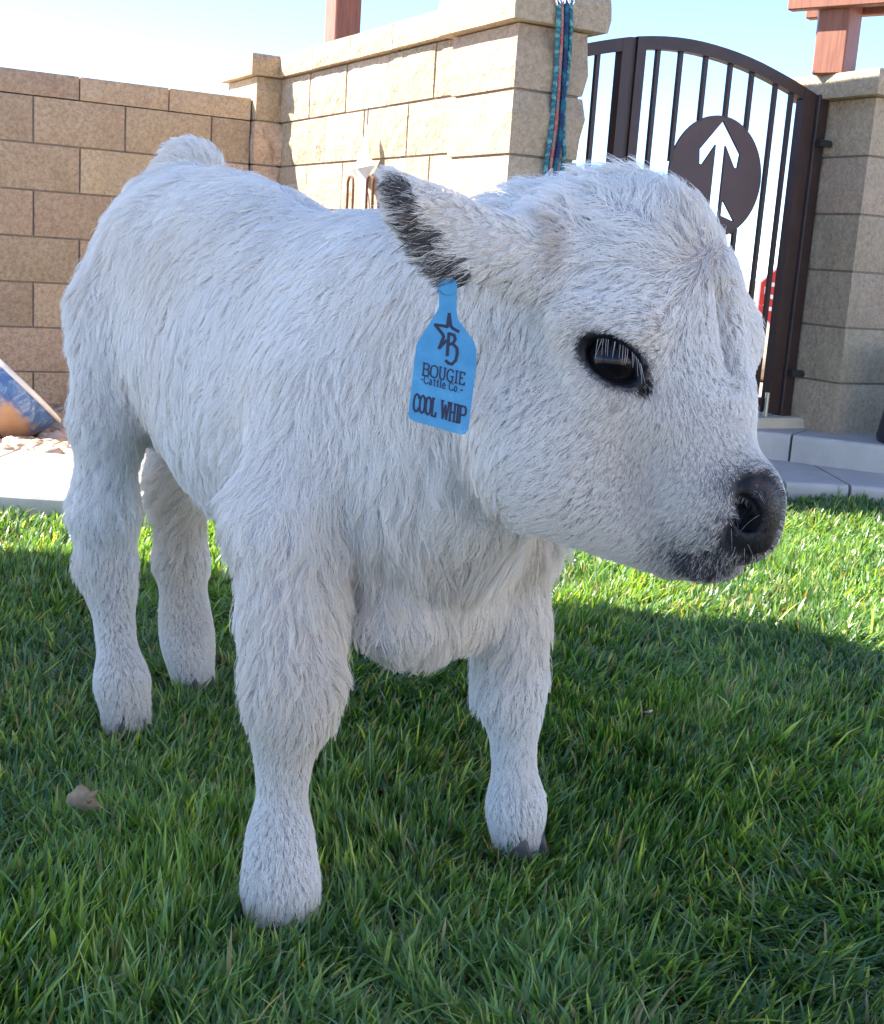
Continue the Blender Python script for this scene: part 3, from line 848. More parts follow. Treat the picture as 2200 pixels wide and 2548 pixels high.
# trunk (calf frame: t forward, l left, z up)
ell(B(-.01,.01,.635),(.135,.10,.195),BA)
ell(B(.08,0,.67),(.20,.105,.162),BA,.08)
ell(B(.20,0,.70),(.20,.08,.125),BA,.08)
ell(B(.30,0,.57),(.24,.138,.20),BA,.10)
ell(B(.52,0,.565),(.19,.130,.215),BA,.10)
ell(B(.56,0,.655),(.16,.082,.122),BA,.06)
ell(B(.68,0,.53),(.12,.10,.13),BA,.06)
ell(B(-.07,.05,.80),(.085,.06,.05),BA,.05)
# hip bone and tail head, tail hanging on the far side
ell(B(.06,-.075,.735),(.05,.03,.045),BA,.06)
chain([(B(-.09,.06,.80),.05),(B(-.125,.09,.852),.040),(B(-.16,.12,.80),.028),(B(-.165,.12,.60),.020),(B(-.16,.11,.42),.017)],.035)
# hind legs: near and far
chain([(B(-.01,-.055,.62),.10),pc(268,1040,1.81,108,.020),pc(262,1270,1.83,92,.013),pc(266,1410,1.84,74,.010),pc(280,1490,1.83,50,.008),pc(288,1580,1.82,38,.006),pc(303,1690,1.80,60,.006),pc(315,1785,1.79,70,.006)],.04)
chain([(B(-.03,.075,.60),.10),pc(450,1200,2.0,88,.012),pc(452,1400,2.03,66,.009),pc(460,1530,2.02,58,.008),pc(468,1600,2.0,60,.008),pc(480,1680,1.99,62,.007)],.04)
# front legs: near and far
chain([(B(.56,-.08,.56),.09),pc(695,1300,1.33,165,.022),pc(716,1530,1.31,144,.018),pc(730,1690,1.29,132,.013),pc(720,1785,1.287,106,.012),pc(706,1880,1.285,60,.009),pc(703,1960,1.285,47,.007),pc(697,2080,1.282,76,.007),pc(698,2200,1.278,90,.006),pc(700,2240,1.278,92,.006)],.04)
chain([(B(.60,.08,.56),.085),pc(1300,1350,1.47,120,.02),pc(1270,1560,1.475,110,.015),pc(1266,1700,1.478,100,.011),pc(1278,1790,1.478,62,.009),pc(1279,1890,1.478,44,.007),pc(1284,2000,1.478,68,.007),pc(1286,2090,1.475,74,.007)],.04)
# brisket
ell(px(1015,1530,1.38),(.060,.06,.052),None,.065)
ell(px(1120,1490,1.42),(.050,.05,.050),None,.05)
# neck
cone(B(.60,-.01,.60),px(1310,850,1.285),.128,.095,.08)
cone(B(.62,-.01,.69),px(1330,680,1.27),.08,.075,.06)
# head
ell(px(1590,690,1.235),(.084,.088,.084),None,.05)
ell(px(1465,690,1.25),(.075,.08,.070),None,.05)
cone(px(1590,800,1.225),px(1768,1205,1.185),.080,.047,.04)
cone(px(1690,770,1.215),px(1755,980,1.20),.046,.036,.04)
ell(px(1795,845,1.255),(.036,.045,.045),None,.03)
ell(px(1385,1070,1.215),(.083,.075,.083),None,.03)
cone(px(1400,1150,1.218),px(1680,1346,1.215),.074,.035,.035)
# brow ridge and cheek bone round the near eye
EYE_P=px(1528,900,1.128)
ell(EYE_P+np.array([.0,.03,.0]),(.042,.036,.036),None,.025)
cone(px(1430,800,1.15),px(1600,800,1.140),.020,.017,.022)
cone(px(1480,985,1.150),px(1640,1040,1.158),.014,.012,.03)
# muzzle, nose pad, chin
ell(px(1800,1265,1.178),(.044,.048,.046),None,.03)
ell(px(1866,1255,1.165),(.027,.040,.034),None,.02)
ell(px(1845,1328,1.168),(.026,.036,.022),None,.02)
ell(px(1748,1394,1.196),(.038,.032,.018),None,.006)
# horn bud
ell(px(1368,560,1.195),(.022,.022,.024),None,.02)
# ears: near one and its mirror image across the head
HC=px(1590,690,1.235)
FDIR=px(1860,1260,1.170)-px(1500,620,1.245);FDIR/=np.linalg.norm(FDIR)
HN=np.cross(FDIR,np.array([0,0,1.]));HN/=np.linalg.norm(HN)      # towards the right side of the head
def mir(p): return p-2*((p-HC)@HN)*HN
EB,ET=px(1330,640,1.17),px(966,432,1.115)
EW=px(1190,420,1.14)-px(1100,640,1.135)
EAX=(ET-EB)/np.linalg.norm(ET-EB)
EWX=EW-(EW@EAX)*EAX;EWX/=np.linalg.norm(EWX)
ETX=np.cross(EAX,EWX)
EC=px(1138,578,1.135)
cone(EB,EC*.6+EB*.4,.030,.022,.03)
ell(EC,(.075,.028,.010),[EAX,EWX,ETX],.016)
cone(EC+EAX*.050,ET,.014,.004,.012)
EC2=px(1105,625,1.132)
EA2=px(1020,560,1.12)-px(1150,690,1.14);EA2/=np.linalg.norm(EA2)
EW2=EWX-(EWX@EA2)*EA2;EW2/=np.linalg.norm(EW2)
ell(EC2,(.034,.020,.009),[EA2,EW2,np.cross(EA2,EW2)],.014)
mEA,mEW,mET=[v-2*(v@HN)*HN for v in (EAX,EWX,ETX)]
cone(mir(EB),mir(EC*.6+EB*.4),.030,.022,.03)
ell(mir(EC),(.074,.031,.010),[mEA,mEW,mET],.016)
ell(mir(EYE_P+np.array([.0,.03,.0])),(.042,.036,.036),None,.025)
# hollow beside the brisket, crease between the brows
ell(px(888,1500,1.255),(.030,.05,.045),None,.03,1)
ell(px(980,1480,1.245),(.10,.045,.022),None,.03,1)
cone(px(1788,730,1.168),px(1800,930,1.168),.009,.007,.02,1)
# eye sockets
EL=px(1600,955,1.128)-px(1465,865,1.128);EL/=np.linalg.norm(EL)
EV_=np.array([0,1.,0])-EL*EL[1];EV_/=np.linalg.norm(EV_)
EU=np.cross(EL,EV_)
EYE_C=EYE_P+EV_*.018
ell(EYE_P+EV_*.002,(.0285,.0165,.028),[EL,EU,EV_],.005,1)
# dips: behind the mouth corner, between cheek and snout
ell(px(1585,1245,1.118),(.030,.016,.045),[EL,EV_,EU],.03,1)
mel,meu,mev=[v-2*(v@HN)*HN for v in (EL,EU,EV_)]
ell(mir(EYE_P+EV_*.002),(.0285,.0165,.028),[mel,meu,mev],.005,1)
# nostrils
NP=px(1852,1278,1.135)
NA=px(1830,1225,1.135)-px(1868,1320,1.13);NA/=np.linalg.norm(NA)
NV=np.array([-.35,1.,0]);NV-=NV@NA*NA;NV/=np.linalg.norm(NV)
ell(NP,(.0190,.0128,.022),[NA,np.cross(NA,NV),NV],.005,1)
mn=[v-2*(v@HN)*HN for v in (NA,np.cross(NA,NV),NV)]
ell(mir(NP),(.0190,.0128,.022),mn,.005,1)
# mouth line
cone(px(1672,1352,1.155),px(1770,1376,1.150),.0045,.006,.006,1)
cone(px(1770,1376,1.150),px(1885,1384,1.146),.006,.005,.006,1)
def prim_d(q, P):
    if q[0] == 'e':
        l = (P - q[1]) @ q[3].T
        a = l / q[2]; k0 = np.sqrt((a * a).sum(-1)); b = a / q[2]; k1 = np.sqrt((b * b).sum(-1)) + 1e-9
        return np.where(k0 < .3, -min(q[2]) * (1 - k0), k0 * (k0 - 1) / k1)
    a, b, ra, rb = q[1:5]
    ab = b - a; pa = P - a
    t = np.clip((pa @ ab) / (ab @ ab), 0, 1)
    return np.sqrt(((pa - t[..., None] * ab) ** 2).sum(-1)) - (ra + (rb - ra) * t)
def join(d, v, k, op):
    if op == 0:
        h = np.clip(.5 + .5 * (d - v) / k, 0, 1); return d + (v - d) * h - k * h * (1 - h)
    h = np.clip(.5 - .5 * (d + v) / k, 0, 1); return d + (-v - d) * h + k * h * (1 - h)
def grid(cell=.005, sub=4):
    lo = np.array([-.80, .90, -.02]); hi = np.array([.44, 2.22, 1.0]); C = cell * sub
    n = np.ceil((hi - lo) / C).astype(int)
    ii = np.stack(np.meshgrid(*[np.arange(m) for m in n], indexing='ij'), -1).reshape(-1, 3)
    cen = lo + (ii + .5) * C
    dc = np.full(len(cen), 9.0); pv = []
    for q in prims:
        v = prim_d(q, cen); pv.append(v.astype(np.float32)); dc = join(dc, v, q[-2], q[-1])
    act = np.where(np.abs(dc) < C * 1.25)[0]
    full = np.repeat(np.repeat(np.repeat(dc.reshape(n), sub, 0), sub, 1), sub, 2).astype(np.float32)
    o = np.stack(np.meshgrid(*[np.arange(sub)] * 3, indexing='ij'), -1).reshape(-1, 3)
    fi = ii[act][:, None, :] * sub + o[None]
    pts = lo + (fi + .5) * cell
    d = np.full(fi.shape[:2], 9.0)
    for q, v in zip(prims, pv):
        near = np.where(v[act] < np.abs(dc[act]) * (1 if q[-1] else 0) + np.where(q[-1], 0, np.maximum(dc[act], 0)) + q[-2] + 2.2 * C)[0]
        if len(near): d[near] = join(d[near], prim_d(q, pts[near]), q[-2], q[-1])
    fi = fi.reshape(-1, 3)
    full[fi[:, 0], fi[:, 1], fi[:, 2]] = d.ravel()
    return lo + .5 * cell, cell, full
_lo, _cell, _F = grid()
def sdf(P):
    """distance to the skin, read from the grid"""
    P = np.atleast_2d(P)
    g_ = (P - _lo) / _cell
    i = np.clip(np.floor(g_).astype(np.int32), 0, np.array(_F.shape) - 2)
    f_ = np.clip(g_ - i, 0, 1).astype(np.float32)
    x, y, z = i[:, 0], i[:, 1], i[:, 2]; fx, fy, fz = f_[:, 0], f_[:, 1], f_[:, 2]
    a = _F[x, y, z] * (1 - fx) + _F[x + 1, y, z] * fx
    b = _F[x, y + 1, z] * (1 - fx) + _F[x + 1, y + 1, z] * fx
    c = _F[x, y, z + 1] * (1 - fx) + _F[x + 1, y, z + 1] * fx
    d = _F[x, y + 1, z + 1] * (1 - fx) + _F[x + 1, y + 1, z + 1] * fx
    return (a * (1 - fy) + b * fy) * (1 - fz) + (c * (1 - fy) + d * fy) * fz
def nets(lo,cell,F):
    ins=F<0
    n=np.array(F.shape)
    cnt=np.zeros(n-1,int)
    for dx in (0,1):
        for dy in (0,1):
            for dz in (0,1):
                cnt+=ins[dx:n[0]-1+dx,dy:n[1]-1+dy,dz:n[2]-1+dz]
    cells=np.argwhere((cnt>0)&(cnt<8))
    vid=-np.ones(n-1,int);vid[cells[:,0],cells[:,1],cells[:,2]]=np.arange(len(cells))
    co=[(a,b,c) for a in (0,1) for b in (0,1) for c in (0,1)]
    acc=np.zeros((len(cells),3));w=np.zeros(len(cells))
    for i,p in enumerate(co):
        for j,q in enumerate(co):
            if j<=i or sum(abs(np.array(p)-q))!=1: continue
            A=F[cells[:,0]+p[0],cells[:,1]+p[1],cells[:,2]+p[2]];Bv=F[cells[:,0]+q[0],cells[:,1]+q[1],cells[:,2]+q[2]]
            m=(A<0)!=(Bv<0)
            t=np.where(m,A/np.where(m,A-Bv,1),0)
            pt=np.array(p)+t[:,None]*(np.array(q)-np.array(p))
            acc+=pt*m[:,None];w+=m
    V=lo+cell*(cells+acc/w[:,None])
    faces=[]
    for ax in range(3):
        o=[a for a in range(3) if a!=ax]
        sl0=[slice(1,-1)]*3;sl1=[slice(1,-1)]*3
        A=np.take(ins,range(0,n[ax]-1),ax);Bb=np.take(ins,range(1,n[ax]),ax)
        e=np.argwhere(A!=Bb)
        e=e[(e[:,o[0]]>0)&(e[:,o[1]]>0)&(e[:,o[0]]<n[o[0]]-1)&(e[:,o[1]]<n[o[1]]-1)]
        s=A[e[:,0],e[:,1],e[:,2]]
        def vv(d0,d1):
            k=e.copy();k[:,o[0]]-=d0;k[:,o[1]]-=d1
            return vid[k[:,0],k[:,1],k[:,2]]
        q=np.stack([vv(1,1),vv(0,1),vv(0,0),vv(1,0)],-1)
        fl=s if ax!=1 else ~s
        q[~fl]=q[~fl][:,::-1]
        faces.append(q)
    return V,np.concatenate(faces)
def grad(P, e=.003):
    g_ = np.stack([sdf(P + np.eye(3)[i] * e) - sdf(P - np.eye(3)[i] * e) for i in range(3)], -1).astype(float)
    return g_ / (np.linalg.norm(g_, axis=-1, keepdims=True) + 1e-12)
def surf(x, y):
    """first skin point along the ray of a photo pixel"""
    Ys = np.arange(.95, 2.2, .0025)
    d = ray(x, y); P = d[None] * (Ys / d[1])[:, None] + CAM_P
    v = sdf(P); h = np.where(v < 0)[0]
    if len(h) == 0: return None
    k = h[0]
    if k == 0: return P[0]
    t = v[k - 1] / (v[k - 1] - v[k])
    return P[k - 1] + (P[k] - P[k - 1]) * t
# ---- skin mesh
CALF_LOC = np.array([-0.22, 1.62, 0.0])
calf = thing('calf', tuple(CALF_LOC), 0.0, 'fluffy white calf with a blue ear tag standing on the lawn', 'calf')
SV, SQ = nets(_lo, _cell, _F)

# colour of skin and hair at a place: white coat, dark muzzle, eye rims and ear margins
def blob(P, pts, sig):
    w_ = np.zeros(len(P))
    for q in pts: w_ = np.maximum(w_, np.exp(-((P - q) ** 2).sum(1) / (2 * sig * sig)))
    return w_
def sp(x, y):
    q = surf(x, y)
    return px(x, y, 1.13) if q is None else q
def sm(a, b, x):
    t = np.clip((x - a) / (b - a), 0, 1); return t * t * (3 - 2 * t)
NOSE_PTS = [sp(1905, 1245), sp(1875, 1222), sp(1915, 1218), sp(1925, 1300), sp(1930, 1260), sp(1880, 1345), sp(1895, 1365), sp(1850, 1285), sp(1850, 1330)]
NOSE_PTS += [mir(q) for q in NOSE_PTS]
LIP_PTS = [sp(1780, 1372), sp(1815, 1365), sp(1840, 1360), sp(1850, 1385), sp(1800, 1402), sp(1740, 1415), sp(1715, 1400), sp(1775, 1418), sp(1700, 1385)]
LIP_PTS += [mir(q) for q in LIP_PTS]
EAR_PTS = [sp(x, y) for x, y in ((990, 470), (1000, 490), (1015, 520), (1030, 560), (1050, 595), (1075, 630), (1100, 655), (1120, 680), (1145, 665), (1155, 690), (1085, 600))]
EAR_ALL = EAR_PTS + [mir(q) for q in EAR_PTS]
def masks(P):
    nose = sm(.30, .70, blob(P, NOSE_PTS, .0165))
    lip = sm(.25, .9, blob(P, LIP_PTS, .012))
    de = np.minimum(np.linalg.norm((P - EYE_P) / np.array([1, 1.2, 1]), axis=1), np.linalg.norm(P - mir(EYE_P), axis=1))
    lx = (P - EYE_P) @ EL; ly = (P - EYE_P) @ EU
    eye = sm(1.50, 1.24, np.sqrt((lx / .0285) ** 2 + (ly / .0165) ** 2)) * (np.linalg.norm(P - EYE_P, axis=1) < .06)
    can = sp(1603, 962)
    eye = np.maximum(eye, sm(.35, .8, np.exp(-((P - can) ** 2).sum(1) / (2 * .010 ** 2))))
    m_ = mir(P.T.T) if False else P - 2 * ((P - HC) @ HN)[:, None] * HN
    lx = (m_ - EYE_P) @ EL; ly = (m_ - EYE_P) @ EU
    eye = np.maximum(eye, sm(1.38, 1.10, np.sqrt((lx / .0285) ** 2 + (ly / .0165) ** 2)) * (np.linalg.norm(m_ - EYE_P, axis=1) < .06))
    ear = sm(.35, .85, blob(P, EAR_ALL, .0115))
    freck = sm(.15, .9, blob(P, NOSE_PTS + LIP_PTS, .030)) * 0.75
    return nose, lip, eye, ear, freck
nose, lip, eye, ear, freck = masks(SV)
hoofz = sm(.035, .02, SV[:, 2])
base = np.tile(np.array([.60, .545, .51]), (len(SV), 1))
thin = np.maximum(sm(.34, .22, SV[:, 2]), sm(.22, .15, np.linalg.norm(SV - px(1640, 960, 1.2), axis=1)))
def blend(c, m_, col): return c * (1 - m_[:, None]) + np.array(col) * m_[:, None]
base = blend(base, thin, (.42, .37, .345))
base = blend(base, freck, (.16, .14, .13))
base = blend(base, np.clip(lip, 0, 1) * .85, (.035, .032, .034))
base = blend(base, ear * .8, (.10, .075, .06))
base = blend(base, nose, (.013, .011, .012))
base = blend(base, nose * sm(.75, .95, blob(SV, [sp(1890, 1205), sp(1915, 1215)], .012)), (.055, .040, .032))
base = blend(base, eye, (.008, .008, .010))
wet = np.maximum(nose, eye)
me = bpy.data.meshes.new('body')
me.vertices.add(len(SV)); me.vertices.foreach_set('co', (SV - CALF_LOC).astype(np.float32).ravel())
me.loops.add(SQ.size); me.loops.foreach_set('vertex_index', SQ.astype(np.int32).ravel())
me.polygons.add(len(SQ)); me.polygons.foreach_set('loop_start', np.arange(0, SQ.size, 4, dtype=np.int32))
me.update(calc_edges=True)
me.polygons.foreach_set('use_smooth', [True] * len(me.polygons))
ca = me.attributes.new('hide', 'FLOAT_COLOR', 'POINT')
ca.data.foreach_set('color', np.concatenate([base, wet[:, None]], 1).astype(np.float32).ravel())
g = Nodes('calf_skin')
at = g.n('ShaderNodeAttribute', attribute_name='hide')
rr = g.n('ShaderNodeMapRange', ins={'Value': at.outputs['Alpha'], 'To Min': 0.75, 'To Max': 0.5})
vor = g.n('ShaderNodeTexVoronoi', ins={'Vector': g.world_pos(), 'Scale': 330.0})
nz = g.bump(vor.outputs['Distance'], 0.45, 0.0012)
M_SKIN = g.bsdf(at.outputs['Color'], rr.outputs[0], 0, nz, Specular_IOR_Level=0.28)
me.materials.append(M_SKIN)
b_ = bmesh.new(); b_.from_mesh(me)
vol = b_.calc_volume(signed=True)
if vol < 0:
    bmesh.ops.reverse_faces(b_, faces=b_.faces); b_.to_mesh(me)
b_.free()
body_o = link('body', me, calf)

# ---- eyes
g = Nodes('calf_eye')
lw = g.n('ShaderNodeLayerWeight', ins={'Blend': 0.35})
tc = g.n('ShaderNodeTexCoord').outputs['Object']
ln = g.n('ShaderNodeVectorMath', operation='LENGTH', ins={0: g.n('ShaderNodeMapping', ins={'Vector': tc, 'Scale': (1, 0, 1.5)}).outputs[0]})
iris = g.ramp(ln.outputs['Value'], [(0.0, (0.002, 0.002, 0.003)), (0.0105, (0.003, 0.003, 0.004)), (0.0125, (0.008, 0.006, 0.006)), (0.018, (0.006, 0.005, 0.006)), (0.022, (0.010, 0.009, 0.010))])
M_EYE = g.bsdf(iris, 0.10, 0, None, Specular_IOR_Level=0.22)
def eyeball(c, ax):
    bm = bmesh.new(); bmesh.ops.create_uvsphere(bm, u_segments=32, v_segments=20, radius=0.0250)
    o = link('eye', bm_mesh('eye', bm, M_EYE, True), calf, tuple(np.array(c) - CALF_LOC))
    x, z = Vector(ax[0]), Vector(ax[1]); y = z.cross(x)
    o.rotation_euler = Matrix((x, y, z)).transposed().to_euler()
    return o
eyeball(EYE_P + EV_ * .0225, (EL, EU)); eyeball(mir(EYE_P + EV_ * .0225), (mel, meu))

# ---- hooves: two claws each
g = Nodes('hoof_horn')
M_HOOF = g.bsdf(g.ramp(g.noise(30, 4, 0.6, g.world_pos()), [(0.3, (0.035, 0.028, 0.024)), (0.7, (0.12, 0.095, 0.075))]), 0.45)
def hoof(c, ang):
    bm = bmesh.new()
    for s_ in (-1, 1):
        prof = [(0.0, 1.0), (0.012, 1.03), (0.03, .86), (0.042, .74)]
        rings = []
        for z, k in prof:
            ring = []
            for a in np.linspace(0, 2 * math.pi, 12, endpoint=False):
                x = 0.029 * k * math.cos(a); y = 0.0145 * k * math.sin(a)
                if x > 0: y *= 1 - 0.45 * x / 0.029
                ring.append(bm.verts.new((x + 0.004 + (0.042 - z) * .25, y + s_ * 0.0162, z)))
            rings.append(ring)
        for i in range(3):
            for k in range(12): bm.faces.new((rings[i][k], rings[i][(k + 1) % 12], rings[i + 1][(k + 1) % 12], rings[i + 1][k]))
        bm.faces.new(rings[0][::-1]); bm.faces.new(rings[-1])
    o = link('hoof', bm_mesh('hoof', bm, M_HOOF, True), calf, tuple(np.array([c[0], c[1], 0.004]) - CALF_LOC), (0, 0, ang))
HA = math.atan2(HD[1], HD[0])
FEET = [px(699, 2225, 1.278), px(1286, 2090, 1.475), px(316, 1785, 1.79), px(480, 1680, 1.99)]
for c_ in FEET: hoof(c_ + HD * .002, HA + random.uniform(-.15, .15))

# ---- ear tag with its print
tx = (px(1172, 1070, 1.122) - px(1018, 1035, 1.116)); tx /= np.linalg.norm(tx)
tz = (px(1105, 720, 1.126) - px(1098, 1050, 1.113)); tz -= tz @ tx * tx; tz /= np.linalg.norm(tz)
ty = np.cross(tz, tx)                   # away from the viewer
TGC = px(1097, 955, 1.118)              # middle of the tag's plate
tag_o = link('ear_tag', None, calf)
tag_o['label'] = 'light blue plastic ear tag with dark print'
MT = Matrix([[tx[i], ty[i], tz[i], TGC[i] - CALF_LOC[i]] for i in range(3)] + [[0, 0, 0, 1]])
tag_o.matrix_local = MT
g = Nodes('blue_tag_plastic')
M_TAG = g.bsdf(g.ramp(g.noise(60, 4, 0.6, g.world_pos()), [(0.3, (0.030, 0.22, 0.40)), (0.6, (0.045, 0.28, 0.47)), (0.8, (0.16, 0.42, 0.58))]), 0.42)
SCL = 1.10 / 3100
def tagp(x, y):
    """photo pixel on the tag's plane, in the tag's own axes"""
    d = ray(x, y); k = ((TGC - CAM_P) @ ty) / (d @ ty); q = CAM_P + d * k - TGC
    return (float(q @ tx), float(q @ tz))
TP = [(1016, 1030), (1020, 1042), (1030, 1048), (1145, 1081), (1158, 1080), (1166, 1068), (1186, 905), (1186, 870), (1180, 850), (1140, 795), (1136, 770), (1138, 700), (1093, 700), (1093, 762), (1088, 775), (1040, 850), (1036, 860)]
TPl = [tagp(*q) for q in TP]
def bent_plate(name, poly, th, mat, parent):
    bm = bmesh.new()
    f_ = bm.faces.new([bm.verts.new((p[0], 0, p[1])) for p in poly])
    r = bmesh.ops.extrude_face_region(bm, geom=[f_])
    bmesh.ops.translate(bm, vec=(0, th, 0), verts=[v for v in r['geom'] if isinstance(v, bmesh.types.BMVert)])
    return link(name, bm_mesh(name, bm, mat), parent)
bent_plate('tag_plate', TPl, 0.0018, M_TAG, tag_o)
bm = bmesh.new()
stud = tagp(1114, 712)
bm_tube(bm, [(stud[0], -0.003, stud[1]), (stud[0], 0.02, stud[1])], 0.008, 14)
link('tag_stud', bm_mesh('tag_stud', bm, M_TAG), tag_o)
M_INK = m_plain('dark_navy_ink', (0.010, 0.014, 0.045), 0.6, 0, 0.05)
def line_on_tag(txt, p0, p1, hpx, w, gap, wid=None, name='lettering'):
    a = np.array(tagp(*p0)); b = np.array(tagp(*p1)); L = np.linalg.norm(b - a)
    ux = (b - a) / L
    up_ = np.array(tagp(p0[0] + hpx * .10, p0[1] - hpx)) - a
    h = np.linalg.norm(up_); up_ /= h
    polys = [[tuple(a + ux * q[0] + up_ * q[1]) for q in L_] for L_ in text_polys(txt, 0, L, 0, h, gap, wid)]
    return stroke_mesh(name, polys, w, -0.00055, 0.0003, M_INK, tag_o)
line_on_tag('BOUGIE', (1051, 933), (1155, 958), 30, 0.00125, 0.28, {'I': .45, 'E': .85, 'O': 1.1})
line_on_tag('-Cattle Co.~', (1046, 951), (1151, 979), 19, 0.0008, 0.30, {'l': .4, 't': .55, '.': .3, ' ': .35, '-': .6, '~': .6, 'a': .75, 'e': .75, 'o': .75})
line_on_tag('COOL WHIP', (1028, 1022), (1156, 1056), 43, 0.0018, 0.22, {' ': .55, 'I': .5, 'C': .9, 'O': .9, 'L': .8, 'W': 1.35})
# star and B brand
star_px = [(1118, 780), (1125, 814), (1146, 822), None, (1111, 820), None]
brand = []
brand.append([tagp(x, y) for x, y in ((1083, 808), (1103, 811), (1113, 813), (1118, 781), (1122, 812), (1127, 817), (1141, 825))])
brand.append([tagp(x, y) for x, y in ((1083, 808), (1102, 832), (1104, 838), (1093, 866), (1110, 848))])
brand.append([tagp(x, y) for x, y in ((1117, 830), (1113, 884))])
brand.append([tagp(x, y) for x, y in ((1117, 830), (1130, 834), (1133, 844), (1127, 855), (1116, 857))])
brand.append([tagp(x, y) for x, y in ((1127, 856), (1137, 866), (1138, 880), (1134, 897), (1125, 906), (1116, 904), (1110, 898))])
stroke_mesh('brand_mark', brand, 0.0027, -0.00055, 0.0003, M_INK, tag_o)
